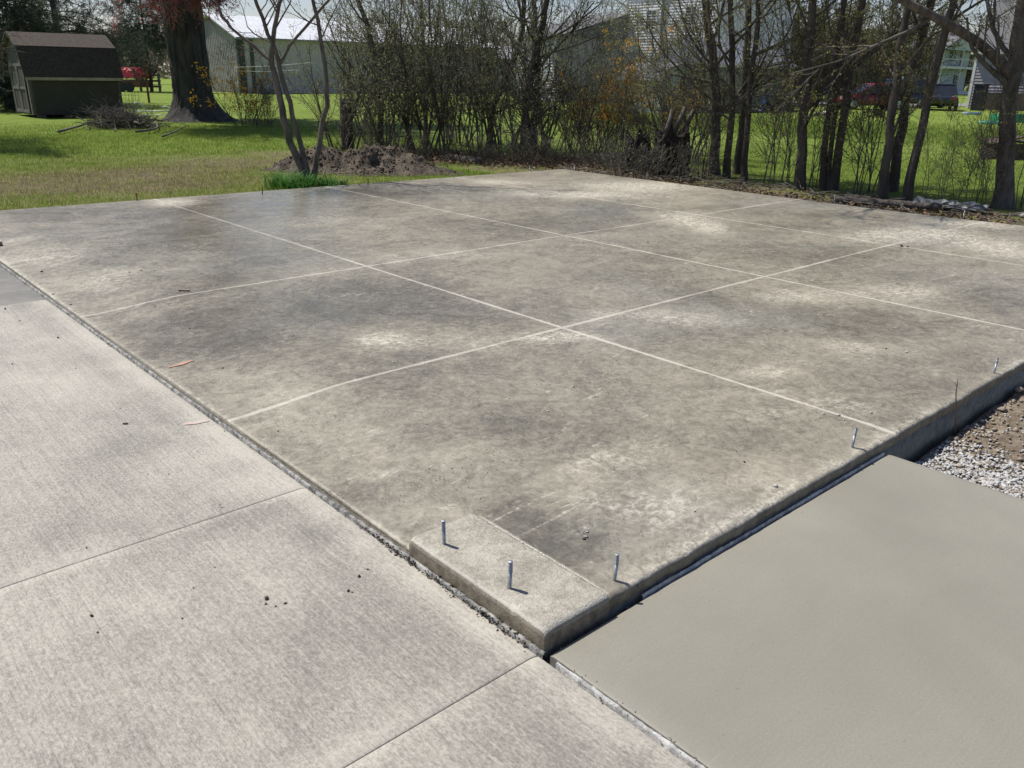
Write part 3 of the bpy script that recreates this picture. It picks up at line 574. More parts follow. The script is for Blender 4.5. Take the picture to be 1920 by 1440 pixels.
b = MB(); b.box(-.012, .012, -.004, .004, 0, .006); o = b.build('wood_chip', TWIG); o.location = gp(235, 795, -.063); o.rotation_euler = (0, 0, R(-35)); tag(o, 'little dark wood chip on the driveway', 'wood chip')
b = MB(); b.box(-.04, .04, -.012, .012, 0, .010); o = b.build('wood_scrap', simple('scrap_board', (.16, .13, .10), (.34, .3, .25), 30)); o.location = gp(345, 545, .002); o.rotation_euler = (0, 0, R(-45)); tag(o, 'small dark scrap of board on the slab beside a chalk tick', 'wood scrap')
o = rocks('curled_leaf_scrap', np.array([[0, 0, .005], [.03, .02, .004]]), np.array([.014, .010]), np.random.RandomState(5), GRAVEL, kind=None, flat=.4); o.location = gp(1098, 1008, 0); tag(o, 'pale curled scrap casting a shadow near the wet edge', 'scrap')
# dried mortar crumbs along the strips
rng = np.random.RandomState(21)
n = 900; yy = rng.uniform(1.4, 9, n); p = np.c_[rng.normal(1.478, .012, n), yy, rng.uniform(-.070, -.058, n)]
n2 = 260; p2 = np.c_[rng.uniform(1.55, 3.7, n2), rng.normal(1.478, .008, n2), rng.uniform(-.078, -.064, n2)]
n3 = 500; p3 = np.c_[rng.normal(1.495, .012, n3), rng.uniform(-1.5, 1.42, n3), rng.uniform(-.070, -.060, n3)]
rocks('concrete_crumbs', np.r_[p, p2, p3], rng.uniform(.0015, .006, n+n2+n3)*rng.uniform(.5, 1, n+n2+n3), rng, FOAM, 'loose grey crumbs littering the joints between the pours', 'crumbs')
n = 240; p = np.c_[rng.normal(1.478, .010, n), rng.uniform(1.55, 2.5, n), rng.uniform(-.070, -.056, n)]
rocks('soil_crumbs', p, rng.uniform(.003, .009, n), rng, DIRT, 'dark soil crumbs packed at the foot of the curb stub', 'crumbs')

# ------------------------------------------------------------------ grass
def blades(name, x0, x1, y0, y1, n, h, mat, label, seed, mask=None, wd=.008, lean=.5):
    rng = np.random.RandomState(seed); p = np.c_[rng.uniform(x0, x1, n), rng.uniform(y0, y1, n)]
    if mask is not None: p = p[rng.rand(n) < mask(p[:, 0], p[:, 1])]
    n = len(p); z = lawn_z(p[:, 0], p[:, 1]); a = rng.uniform(0, 6.28, n); hh = h*rng.uniform(.5, 1.3, n); b_ = rng.uniform(0, 6.28, n)
    d = np.c_[np.cos(a), np.sin(a)]*wd*.5*rng.uniform(.7, 1.4, n)[:, None]; t = np.c_[np.cos(b_), np.sin(b_)]*(hh*lean*rng.uniform(.2, 1.2, n))[:, None]
    V = np.stack([np.c_[p-d, z-.01], np.c_[p+d, z-.01], np.c_[p+t, z+hh]], 1).reshape(-1, 3)
    o = mesh_np(name, V, np.arange(n*3).reshape(-1, 3), mat); return tag(o, label, 'grass', kind='stuff')
mgreen = lambda X, Y: np.clip(1-.85*np.clip(baref(X, Y), 0, 1), .1, 1)*(.25+2.0*np.clip(fbm(X*1.4, Y*1.4, 5, .65)+.3, 0, 1))*((Y > 11.6-.055*(X-1.5)) | (X > 11.6))
blades('grass', -2, 11.5, 11.0, 18, 150000, .05, BLADE, 'short green lawn grass beyond the left rim of the slab', 1, mgreen)
blades('dry_grass', -2, 9.5, 11.3, 17, 80000, .04, BLADE_DRY, 'dry straw coloured grass in the worn strip near the slab', 2, lambda X, Y: dryf(X, Y)*(.10+.6*np.clip(fbm(X*1.8+9, Y*1.8, 4, .65)*3+.2, 0, 1)+np.clip(baref(X, Y), 0, 1)*.5)*(Y > 11.7-.055*(X-1.5)))
blades('grass', -2, 16, 18, 32, 120000, .06, BLADE, 'lawn grass around the big old trunk and the shed', 3, lambda X, Y: np.clip(ss(32, 24, Y)*ss(16, 12, X)*1.4*(.7+fbm(X, Y, 3)), 0, 1), .014)
blades('grass', 12, 24, -2, 14, 130000, .042, BLADE, 'neighbouring lawn grass behind the row of thin trees', 4, lambda X, Y: np.clip((1-.8*np.clip(baref(X, Y), 0, 1))*ss(25, 16, X)*ss(14, 11, Y)*1.3*(.8+fbm(X, Y, 3)), 0, 1), .010)
blades('grass', 24, 40, 5, 30, 90000, .08, BLADE, 'neighbouring lawn grass out towards the houses', 5, lambda X, Y: ss(40, 28, X)*ss(22, 28, X)*ss(30, 20, Y), .025)

# leaf litter
rng = np.random.RandomState(8)
n = 16000; p = np.c_[rng.uniform(10.95, 13.2, n), rng.uniform(-1, 11.5, n)]; p = p[rng.rand(n) < np.clip(np.exp(-((p[:, 0]-11.35)/.75)**2)*(1.0+1.0*fbm(p[:, 0]*2, p[:, 1]*2, 3)), 0, 1)]
p = p[p[:, 0] > 11.12+.35*(11-p[:, 1])/9.5*ss(5, 2, p[:, 1])]
n = 22000; u = rng.uniform(-5.5, 3, n); v_ = rng.normal(0, .8, n); p2 = np.c_[10.8+.45*v_-u*.64, 14.8+.7*v_+u*.72]; p2 = p2[(p2[:, 1] > 11.3) & (p2[:, 0] > 7)]
p = np.r_[p, p2]; z = lawn_z(p[:, 0], p[:, 1])+rng.uniform(.0, .05, len(p))
v, f = leaves(np.c_[p, z], .055, rng, .7, .55); tag(mesh_np('leaf_litter', v, f, LITTER), 'brown dead leaves banked along the slab and under the thicket', 'leaf litter', kind='stuff')
# sticks in the litter
rng = np.random.RandomState(9); n = 260; p = np.c_[rng.uniform(11.2, 12.6, n), rng.uniform(3, 11.6, n), rng.uniform(-.08, -.03, n)]; a = rng.uniform(0, 6.28, n); L = rng.uniform(.1, .5, n)
P = np.stack([p, p+np.c_[np.cos(a)*L, np.sin(a)*L, rng.uniform(0, .25, n)*L]], 1); v, f = tubes(P, np.full((n, 2), .006), 4)
tag(mesh_np('fallen_sticks', v, f, TWIG_G), 'pale dry sticks lying in the leaf litter beside the slab', 'sticks', kind='stuff')

def log_obj(name, p0, p1, r, mat, label, cat_, seed=0):
    rng = np.random.RandomState(seed); K = 14; S = 14; P = np.linspace(p0, p1, K)[None]+rng.normal(0, r*.06, (1, K, 3)); v, f = tubes(P, r*(1+.08*rng.normal(size=(1, K))), S)
    v = v+rng.normal(0, r*.03, v.shape); o = mesh_np(name, v, [f, np.arange(S)[None, ::-1], (np.arange(S)+(K-1)*S)[None]], mat, smooth=True); return tag(o, label, cat_)
log_obj('fallen_log', gp(1560, 378, -.06)+[.05, 0, .03], gp(1760, 395, -.06)+[.08, 0, .03], .055, BARK, 'half buried rotten log lying along the far right rim', 'log', 1)
log_obj('fallen_log', gp(835, 297, -.06), gp(905, 304, -.06), .09, BARK_G, 'short grey log at the foot of the dense thicket', 'log', 2)
# plastic sheet scrap
b = MB(); c0 = gp(1790, 389, -.06); N = 14
V = []; rng = np.random.RandomState(4)
for i in range(N):
    for j in range(8): V.append((c0[0]+(j-4)*.05+.02*rng.randn(), c0[1]-(i-7)*.075, -.05+.11*(_tab[i*3 % 256, j*5]) * math.sin(math.pi*min(max((j+.5)/8, 0), 1))))
b.add(V, [(i*8+j, (i+1)*8+j, (i+1)*8+j+1, i*8+j+1) for i in range(N-1) for j in range(7)]); tag(b.build('plastic_sheet', simple('grey_plastic', (.09, .095, .10), (.17, .18, .19), 9, .5)), 'crumpled grey plastic sheet scrap in the litter by the right trunks', 'plastic sheet')
# broken pale concrete at the right end
b = rocks('concrete_chunk', np.array([[0, 0, .0], [.22, -.25, 0], [-.1, -.4, 0]]), np.array([.10, .14, .08]), np.random.RandomState(9), simple('pale_rubble', (.42, .40, .36), None, 9), kind=None, flat=.5)
b.location = gp(1912, 405, -.06)+np.array([.15, 0, 0]); tag(b, 'broken pale concrete rubble at the far right end of the rim', 'rubble')
exec_veg = True

# ------------------------------------------------------------------ dirt mound
mc = gp(668, 322, -.1)
def mound_z(X, Y):
    u = (X-mc[0])*rh[0]+(Y-mc[1])*rh[1]; v = -(X-mc[0])*rh[1]+(Y-mc[1])*rh[0]
    def g(u0, v0, su, sv, h): return h*np.exp(-(((u-u0)/su)**2+((v-v0)/sv)**2))
    z = g(.1, .2, .85, .6, .46)+g(-.75, .1, .5, .4, .24)+g(.9, -.1, .7, .4, .2)+g(-1.3, -.1, .5, .3, .12)+g(1.5, -.2, .6, .3, .07)+g(.35, .5, .4, .4, .12)
    rough = np.clip(z*4, 0, 1)
    return -.14+z*(.8+1.3*fbm(X*2.2, Y*2.2, 4))+rough*(.34*np.abs(fbm(X*3.6, Y*3.6, 5, .65))+.05*fbm(X*16, Y*16, 3))
mound = empty('dirt_mound', (0, 0, 0), 'low mound of dug brown soil behind the little forked tree', 'soil heap')
xs = np.arange(mc[0]-3, mc[0]+3, .035); ys = np.arange(mc[1]-2.6, mc[1]+2.6, .035)
sm = grid_obj('soil', xs, ys, mound_z, DIRT, kind=None, parent=mound)
rng = np.random.RandomState(12); n = 5200; p = np.c_[rng.normal(mc[0], 1.1, n), rng.normal(mc[1], .9, n)]; z = mound_z(p[:, 0], p[:, 1]); k = z > -.10; p = p[k]; z = z[k]
rocks('soil_clods', np.c_[p, z], rng.uniform(.008, .05, len(p))**1.0*rng.uniform(.3, 1, len(p)), rng, DIRT, parent=mound, flat=.8)
def tuft(name, c, n, rad, h, mat, label, seed, wd=.012, cat_='grass tuft', K=4, arch=.7):
    rng = np.random.RandomState(seed); p = np.c_[rng.normal(0, rad*.5, n), rng.normal(0, rad*.5, n), np.zeros(n)]
    a = np.arctan2(p[:, 1], p[:, 0])+rng.normal(0, .6, n); out = np.c_[np.cos(a), np.sin(a)]; hh = h*rng.uniform(.5, 1.15, n); V = []
    for k in range(K):
        t = k/(K-1); bend = arch*hh*t**2*rng.uniform(.8, 1, n); zz = hh*(t-.35*arch*t**3); ww = wd*(1-t**1.6)*.5+.0005
        cxy = p[:, :2]+out*bend[:, None]; q_ = np.c_[-out[:, 1], out[:, 0]]*ww; V.append(np.c_[cxy-q_, zz]); V.append(np.c_[cxy+q_, zz])
    V = np.stack(V, 1).reshape(-1, 3)+np.array([c[0], c[1], 0])*0; i = (np.arange(n)*2*K)[:, None]+np.arange(K-1)[None]*2; F = np.stack([i, i+1, i+3, i+2], -1).reshape(-1, 4)
    o = mesh_np(name, V, F, mat, smooth=True); o.location = c
    if label: tag(o, label, cat_)
    return o
q = gp(575, 352, -.1); q[2] = -.11
lily = empty('lily_clump', q, 'bright green strap leaved lily clump at the foot of the forked tree', 'plant')
for dx, dy, nn, hh, s in ((-.35, .12, 130, .36, 1), (0, 0, 150, .33, 2), (.35, -.2, 110, .26, 3), (.1, .25, 90, .3, 4), (-.15, -.1, 60, .2, 5)):
    o = tuft('leaves', (dx, dy, 0), nn, .26, hh, LILY, None, s, .018, arch=.8); o.parent = lily
for px, py, s in ((660, 278, 21), (690, 276, 22), (700, 290, 23)):
    q = gp(px, 300, -.1); u = vp(px, py, gp(668, 318, -.1), .35); q = u.copy(); q[2] = float(mound_z(np.array([q[0]]), np.array([q[1]]))[0])-.02
    tuft('grass_tuft', q, 160, .16, .16, BLADE, {660: 'green grass tuft on the mound top, leftmost', 690: 'green grass tuft at the crest of the mound', 700: 'green grass sod on the right shoulder of the mound'}[px], s, .009)

# ------------------------------------------------------------------ trees and shrubs
def px_path(pts, base, off=0): return np.array([vp(x, y, base, off) for x, y in pts])
def make_tree(name, label, base_px, stems, rng_seed, twigs=900, leafn=2500, group=None, mats=(BARK, TWIG, LEAF), leaf=.035, top=7.5, crown=2.6, limbs=14, low=.1, z=-.12, sub=3.2, up=.08):
    """stems: list of (pixel path, base radius). Each stem is continued upward beyond the picture to its full height."""
    rng = np.random.RandomState(rng_seed); base = gp(*base_px, z); root = empty(name, base, label, 'tree', group)
    tv = []; allP = []; allR = []
    for pts, r in stems:
        P = px_path(pts, base); d = P[-1]-P[-2]; d /= np.linalg.norm(d)
        H = top*rng.uniform(.8, 1.1)
        while P[-1][2] < H-.3:
            d = d+rng.normal(0, .07, 3); d[2] += .12; d /= np.linalg.norm(d); P = np.r_[P, [P[-1]+d*.8]]
        K = 22; P = resample(P, K); P[1:] += rng.normal(0, .012, (K-1, 3)); RR = r*np.linspace(1, .0, K)**.75+.008; RR[0] *= 1.35; RR[1] *= 1.08
        P = P-base; P[0, 2] -= .03 if abs(P[0, 2]) < .3 else 0; tv.append(tubes(P[None], RR[None], 12)); allP.append(P); allR.append(RR)
    v, f = cat(tv); mesh_np('trunk', v, f, mats[0], smooth=True, parent=root)
    P = np.array(allP); RR = np.array(allR)
    L1, R1 = spawn(P, RR, limbs*len(stems), rng, low, .98, .26, (30, 70), 7, up, .14, .42, lmin=.3)
    L2, R2 = spawn(L1, R1, int(limbs*len(stems)*sub), rng, .15, 1, .55, (25, 60), 5, .05, .16, .55, lmin=.12)
    L3, R3 = spawn(L2, R2, twigs, rng, .1, 1, .6, (20, 65), 4, .03, .2, .6, lmin=.10)
    v, f = cat([tubes(L1, R1, 6), tubes(L2, R2, 4), tubes(L3, R3, 3, .0018)]); o = mesh_np('branches', v, f, mats[1], smooth=True, parent=root)
    if leafn:
        pos = np.r_[along(L3, leafn, rng), along(L2, leafn//4, rng)]; v, f = leaves(pos, leaf, rng); mesh_np('foliage', v, f, mats[2], parent=root)
    return root
G = 'slender trees along the far right rim'
TR = [
 ((1337, 332), [([(1340, 332), (1342, 250), (1345, 190), (1338, 120), (1328, 60), (1322, 0)], .085)], 'thick leaning trunk nearest the stump blocks, bending left at head height'),
 ((1366, 336), [([(1362, 338), (1366, 270), (1372, 200), (1374, 120), (1370, 0)], .055)], 'straight dark trunk second from the stump blocks'),
 ((1385, 328), [([(1382, 330), (1388, 250), (1398, 150), (1403, 60), (1404, 0)], .065)], 'upright dark trunk third from the stump blocks'),
 ((1400, 341), [([(1396, 343), (1400, 260), (1402, 180), (1416, 90), (1425, 0)], .045)], 'slim trunk fourth from the stump blocks leaning right near its top'),
 ((1500, 357), [([(1499, 357), (1505, 250), (1512, 140), (1520, 60), (1525, 0)], .075)], 'bare straight trunk standing alone between the two clusters'),
 ((1545, 358), [([(1542, 358), (1546, 280), (1556, 180), (1570, 80), (1585, 0)], .04), ([(1552, 358), (1558, 260), (1575, 140), (1580, 0)], .032)], 'pair of thin stems left in the middle cluster'),
 ((1566, 359), [([(1562, 360), (1570, 290), (1588, 180), (1606, 60), (1615, 0)], .06)], 'mottled trunk right in the middle cluster'),
 ((1655, 377), [([(1654, 377), (1664, 290), (1675, 190), (1690, 90), (1705, 0)], .062)], 'dark trunk leaning right at left of the trio'),
 ((1676, 362), [([(1672, 364), (1682, 280), (1700, 190), (1722, 90), (1745, 0)], .07)], 'grey trunk leaning right in the middle of the trio'),
 ((1700, 381), [([(1699, 381), (1712, 310), (1735, 215), (1748, 170), (1762, 100), (1775, 40), (1790, 0)], .058)], 'dark crooked trunk leaning right at right of the trio'),
]
for k, (bp, st, lb) in enumerate(TR):
    make_tree('slender_tree', lb, bp, st, 50+k, 850, 4200, G, (BARK, TWIG, LEAF), .034, 7.0+.4*(k % 3), limbs=(15 if len(st) == 1 else 9), low=.12)
make_tree('forked_tree', 'thick grey tree forking into two big limbs at the far right', (1880, 392), [([(1880, 392), (1886, 300), (1893, 200), (1898, 135)], .115),
   ([(1897, 140), (1880, 110), (1840, 85), (1800, 60), (1775, 40), (1740, 28)], .06), ([(1899, 140), (1915, 115), (1945, 60), (1975, 0)], .075)], 71, 1300, 2400, None, (BARK_G, TWIG_G, LEAF), .034, 7.5, limbs=14, low=.2)
# thin saplings between the trunks
sap_px = [(1312, 330, 0), (1322, 335, 1), (1428, 345, 0), (1442, 348, 1), (1470, 350, 2), (1480, 352, 0), (1522, 356, 1), (1532, 352, 2), (1600, 364, 0), (1618, 368, 2), (1632, 362, 1), (1730, 385, 0), (1760, 386, 2), (1790, 388, 1), (1812, 392, 0), (1835, 385, 2), (1850, 394, 1), (1905, 398, 0), (1918, 388, 2)]
def make_shrub(name, label, cat_, nst, h, seed, n2=260, n3=2600, leafn=3500, mats=(TWIG, LEAF_D), spread=.35, leaf=.03, group=None, basew=.25, r=.016, up=.12, n4=0, wob=.1):
    rng = np.random.RandomState(seed); root = empty(name, (0, 0, 0), label, cat_, group)
    K = 8; P = np.zeros((nst, K, 3)); a = rng.uniform(0, 6.28, nst); P[:, 0, :2] = np.c_[np.cos(a), np.sin(a)]*basew*rng.uniform(.2, 1, nst)[:, None]; P[:, 0, 2] = -.05
    D = np.c_[np.cos(a)*spread, np.sin(a)*spread, np.ones(nst)]; D += rng.normal(0, .12, D.shape); L = h*rng.uniform(.6, 1.1, nst)
    for k in range(1, K):
        D /= np.linalg.norm(D, axis=1)[:, None]; P[:, k] = P[:, k-1]+D*(L/(K-1))[:, None]; D += rng.normal(0, wob, D.shape); D[:, 2] += .05
    R0 = r*rng.uniform(.5, 1.3, nst)[:, None]*np.linspace(1, .25, K)[None]
    L1, R1 = spawn(P, R0, n2, rng, .12, 1, .33, (25, 60), 6, up, .15, .55, lmin=.15)
    L2, R2 = spawn(L1, R1, n3, rng, .1, 1, .5, (20, 70), 4, .04, .2, .6, lmin=.1)
    v, f = tubes(P, R0, 7); mesh_np('stems', v, f, mats[0], smooth=True, parent=root)
    v, f = cat([tubes(L1, R1, 4, .003), tubes(L2, R2, 3, .0022)]); tw = mesh_np('twigs', v, f, mats[0], parent=root)
    if leafn: v, f = leaves(np.r_[along(L2, leafn, rng), along(L1, leafn//4, rng)], leaf, rng); mesh_np('foliage', v, f, mats[1], parent=root)
    return root
sap = [make_shrub('sapling', '', 'sapling', 2+k, 3.4, 80+k, 36, 260, 420, (TWIG, LEAF), .12, .032, 'thin saplings between the trees', .08, .010) for k in range(3)]
SPL = ['twiggy sapling right of the stump blocks', 'twiggy sapling touching the first thick trunk', 'wispy sapling right of the first trunk cluster', 'thin sapling in the gap left of the lone trunk', 'sapling midway between the first cluster and lone trunk', 'slim sapling close on the left of the lone trunk',
       'slim sapling close on the right of the lone trunk', 'sapling between the lone trunk and middle cluster', 'wispy sapling right of the middle cluster', 'sapling midway before the leaning trio', 'small sapling close before the leaning trio', 'wispy sapling right behind the leaning trio',
       'bushy sapling in the wide gap after the trio', 'leafy sapling in the middle of the wide gap', 'thin sapling behind the crumpled plastic sheet', 'upright sapling left of the forked tree', 'low sapling touching the forked tree', 'sapling right of the forked tree', 'sapling at the right picture edge']
for i, (px, py, t) in enumerate(sap_px):
    q = gp(px, py, -.1); q[2] = -.1; rng = np.random.RandomState(300+i); sc = (.55 if 1730 <= px <= 1850 else .9)*rng.uniform(.8, 1.25)
    if i < 3 and t == i: pass
    if not hasattr(sap[t], '_used') and 'used' not in sap[t]: r_ = sap[t]; r_.location = q; r_.rotation_euler = (0, 0, i*1.1); r_.scale = (sc, sc, sc); r_['used'] = 1
    else: r_ = copy_tree(sap[t], q, i*1.1, sc)
    r_['label'] = SPL[i]
for s in sap: del s['used']
for o in list(C.objects):
    if 'used' in o: del o['used']

# dense thicket
th = [make_shrub('thicket_shrub', '', 'shrub', 9, 4.0, 100+k, 130, 950, 5200, (TWIG, LEAF_D), .32, .034, 'tall leafless shrubs of the thicket', .45, .024) for k in range(4)]
lo = [make_shrub('bramble', '', 'shrub', 12, .65, 120+k, 60, 300, 90, (TWIG, LEAF_D), .8, .035, 'low brambles under the thicket', .4, .009) for k in range(2)]
TH = [(640, 283, 0, .95), (700, 272, 1, 1.05), (735, 290, 2, .95), (785, 283, 3, 1.05), (830, 288, 0, .95), (865, 270, 1, 1.15), (905, 292, 2, 1.0), (945, 280, 3, 1.05), (985, 295, 1, 1.05), (1020, 283, 0, .95), (1065, 300, 2, .85), (1110, 285, 3, .6), (1160, 305, 1, .5), (1215, 300, 0, .55), (1262, 318, 2, .75), (1290, 300, 3, .85)]
THL = ['first tall shrub on the left end of the thicket beside the mossy post', 'tall shrub behind the right half of the dirt mound', 'tall shrub just right of the mound crest', 'dense tall shrub over the end of the mound', 'tall shrub above the short grey log', 'tallest dense shrub behind the short grey log',
       'tall shrub right of the short grey log', 'dense shrub hiding the barn wall end', 'tall shrub before the lit strip of siding', 'tall shrub behind the far corner of the slab', 'thin shrub before the dark house wall', 'thin shrub with the orange blossoms before it', 'shrub just left of the dark stump blocks', 'shrub rising from behind the left stump block', 'shrub rising from behind the right stump block', 'shrub between stump blocks and the first thick trunk']
used = set()
for i, (px, py, t, s) in enumerate(TH):
    q = gp(px, py, -.1); q[2] = -.1
    if t not in used: r_ = th[t]; r_.location = q; r_.rotation_euler = (0, 0, i*.9); r_.scale = (s, s, s); used.add(t)
    else: r_ = copy_tree(th[t], q, i*.9, s)
    r_['label'] = THL[i]
LO = [(1190, 336), (1232, 338), (1272, 342), (655, 285), (720, 295), (770, 300), (820, 300), (870, 303), (915, 306), (960, 308), (1010, 310), (1050, 310), (1095, 313), (1130, 318), (1165, 322)]
LOL = ['bare bramble standing before the left stump block', 'bare bramble between the two stump blocks', 'bare bramble before the wide stump block', 'low bramble by the mossy post', 'low bramble behind the mound shoulder', 'low bramble right of the mound', 'low bramble against the short grey log', 'low bramble right of the short log', 'low bramble under the darkest shrub', 'low bramble left of the slab far corner', 'low bramble at the slab far corner', 'low bramble just past the far corner', 'low bramble under the orange blossoms', 'low bramble before the left stump block', 'low bramble touching the left stump block']
used = set()
for i, (px, py) in enumerate(LO):
    q = gp(px, py, -.1); q[2] = -.1; t = i % 2; s = .8+.4*_tab[i, 3]
    if t not in used: r_ = lo[t]; r_.location = q; r_.scale = (s, s, s); used.add(t)
    else: r_ = copy_tree(lo[t], q, i*1.3, s)
    r_['label'] = LOL[i]
# stout trunks inside the thicket
make_tree('thicket_tree', 'twin dark trunks rising through the middle of the thicket', (985, 292), [([(982, 292), (985, 200), (998, 120), (1020, 40), (1026, 0)], .09), ([(1000, 290), (1005, 210), (1012, 140), (1006, 60), (1000, 0)], .06)], 91, 1300, 1800, None, (BARK, TWIG, LEAF_D), .034, 7, limbs=18)
make_tree('thicket_tree', 'slanting trunk above the grey log in the thicket', (915, 285), [([(918, 285), (920, 200), (945, 150), (975, 100), (985, 0)], .07)], 92, 800, 1200, None, (BARK, TWIG, LEAF_D), .034, 6.5, limbs=18)
make_tree('thicket_tree', 'upright trunk above the right end of the mound', (712, 280), [([(713, 280), (716, 200), (706, 110), (690, 50), (672, 0)], .07)], 93, 900, 1300, None, (BARK, TWIG, LEAF_D), .034, 6.5, limbs=20)
make_tree('thicket_tree', 'thin trunk in the thicket left of the long grey log', (800, 275), [([(800, 275), (796, 180), (792, 90), (790, 0)], .05)], 94, 800, 1200, None, (BARK, TWIG, LEAF_D), .034, 6.5, limbs=20)
# foreground forked tree
make_tree('young_maple', 'small smooth barked tree with three diverging stems beside the mound', (582, 345), [
   ([(578, 346), (552, 290), (530, 210), (508, 110), (510, 60), (528, 0)], .060),
   ([(580, 344), (572, 300), (548, 215), (525, 120), (505, 60), (478, 0)], .038),
   ([(584, 345), (595, 300), (602, 240), (618, 180), (612, 120), (598, 60), (586, 0)], .040),
   ([(507, 112), (470, 80), (440, 60), (412, 30), (402, -20), (398, -70)], .020), ([(526, 118), (545, 75), (580, 45), (600, 25)], .016)], 95, 1000, 900, None, (BARK_G, TWIG, LEAF_R), .024, 4.2, limbs=7, low=.45)
# mossy post stump inside the thicket's left end
bp = gp(652, 280, -.1); b = MB(); rr = [.17, .15, .145, .14, .13, .14]; zz = [-.05, .1, .5, .8, 1.0, 1.12]
b.tube([bp+np.array([0, 0, z]) for z in zz], rr, 14); tag(b.build('broken_stump', BARK, None, True), 'tall broken grey stump at the left end of the thicket', 'stump')

# dark rotten stump blocks
def stump(px0, px1, ytop, ybase, label, seed):
    a = gp(px0, ybase, -.1); c = gp(px1, ybase, -.1); ctr = (a+c)/2; rad = np.linalg.norm(c-a)/2; top = vp((px0+px1)/2, ytop, ctr)[2]
    rng = np.random.RandomState(seed); S = 40; K = 16; V = []
    for k in range(K):
        t = k/(K-1)
        for s in range(S):
            an = s*2*math.pi/S; r_ = rad*(1+.55*float(fbm(np.array([math.cos(an)*2+seed*7]), np.array([math.sin(an)*2+t*.5]), 4, .65)[0])+.04*rng.randn())*(1.10-.18*t)
            zt = -.15+(top+.15)*t+((.05*rng.randn()+.10*math.sin(an*3+seed*2)+.06*math.sin(an*7)) if k == K-1 else 0); V.append((ctr[0]+r_*math.cos(an), ctr[1]+r_*math.sin(an), zt))
    V.append((ctr[0], ctr[1], top-.12)); n = len(V)-1
    F = [(k*S+s, k*S+(s+1) % S, (k+1)*S+(s+1) % S, (k+1)*S+s) for k in range(K-1) for s in range(S)]+[((K-1)*S+s, (K-1)*S+(s+1) % S, n) for s in range(S)]
    b = MB(); b.add(V, F); tag(b.build('rotten_stump', simple('rotten_wood_%d' % seed, (.010, .008, .007), (.034, .023, .017), 8, .95, .9, 25, stretch=(1, 1, .2), bdist=.03)), label, 'stump')
stump(1168, 1216, 258, 324, 'dark rotten stump block left of its twin', 1); stump(1222, 1284, 248, 332, 'wide dark rotten stump block with brown torn face', 2)
for k, (p0, p1, r_, lb) in enumerate((((1245, 262), (1262, 205), .055, 'sawn off stub rising from the wide stump, upright'), ((1258, 262), (1285, 200), .045, 'sawn off stub slanting right from the wide stump'), ((1270, 265), (1302, 205), .05, 'sawn off stub leaning furthest right from the wide stump'))):
    bb = gp(1250, 330, -.1); a = vp(*p0, bb); c = vp(*p1, bb); b = MB(); b.tube([a, (a*.5+c*.5)+[.02, 0, .0], c], [r_, r_*.9, r_*.8], 10); tag(b.build('cut_stub', BARK_G, None, True), lb, 'branch stub')
# forsythias
def forsythia(px, py, sc, label, seed, bloom=500, h=1.3, yb=(.2, 1)):
    q = gp(px, py, -.1); q[2] = -.1; rng = np.random.RandomState(seed); root = make_shrub('forsythia', label, 'shrub', 18, h, seed, 90, 700, 250, (TWIG_G, LEAF), .45, .03, None, .25, .009)
    tw = [c for c in root.children if c.name.startswith('twigs')][0]; n = len(tw.data.vertices); co_ = np.zeros(n*3, np.float32); tw.data.vertices.foreach_get('co', co_); co_ = co_.reshape(-1, 3)
    co_ = co_[(co_[:, 2] > h*yb[0]) & (co_[:, 2] < h*yb[1])]; clus = co_[rng.randint(0, len(co_), max(8, bloom//14))]
    pos = clus[rng.randint(0, len(clus), bloom)]+rng.normal(0, .06, (bloom, 3)); v, f = leaves(pos, .045, rng, .9); mesh_np('blossom', v, f, LEAF_Y, parent=root)
    root.location = q; root.scale = (sc, sc, sc)
forsythia(1140, 292, 1.15, 'forsythia with thick orange yellow blossom above the slab corner', 131, 2300, 1.5, (.45, 1.1))
forsythia(1235, 292, 1.1, 'forsythia blooming orange just above the stump blocks', 132, 1000, 1.5, (.4, .9)); forsythia(1085, 285, .9, 'sparse forsythia with a few blossoms at thicket end', 133, 260, 1.3)
forsythia(462, 236, 1.35, 'yellow forsythia beside the old trunk', 134, 900, 1.5, (.25, 1)); forsythia(1185, 200, 2.6, 'tall forsythia with scattered orange blossoms before the lap siding', 135, 600, 1.7, (.4, 1))
forsythia(500, 238, 1.0, 'low forsythia with few flowers right of the old trunk', 136, 160, 1.2)

# ---- huge old trunk
tb = gp(368, 226, -.1)
root = empty('old_maple', (tb[0], tb[1], -.15), 'massive dark old maple trunk with flared roots left of the barn', 'tree')
S = 110; K = 90; rng = np.random.RandomState(5); A = np.linspace(0, 2*np.pi, S, endpoint=False); Z = np.linspace(0, 9, K)**1.0; Z = np.r_[np.linspace(0, 3.2, 64), np.linspace(3.4, 9, K-64)]
AA, ZZ = np.meshgrid(A, Z); prof = .60+.04*np.sin(ZZ*.8)+.30*np.exp(-ZZ/.42)+.06*np.exp(-((ZZ-3.4)/1.2)**2)
toc = math.atan2(-fh[1], -fh[0]); rgt = math.atan2(rh[1], rh[0])
lob = sum(a_*np.clip(np.cos(AA-rgt-o_), 0, 1)**p_ for o_, a_, p_ in ((0, .75, 5), (-1.2, .45, 6), (math.pi, .30, 5), (-2.3, .4, 8), (1.9, .3, 8)))*np.exp(-ZZ/.38)
ri = fbm(np.cos(AA)*4.5+10+ZZ*.10, np.sin(AA)*4.5+10+ZZ*.45, 5, .65); bark = -np.abs(ri)*.26; rad = prof+lob+bark+.05*fbm(AA*3, ZZ*2, 3)
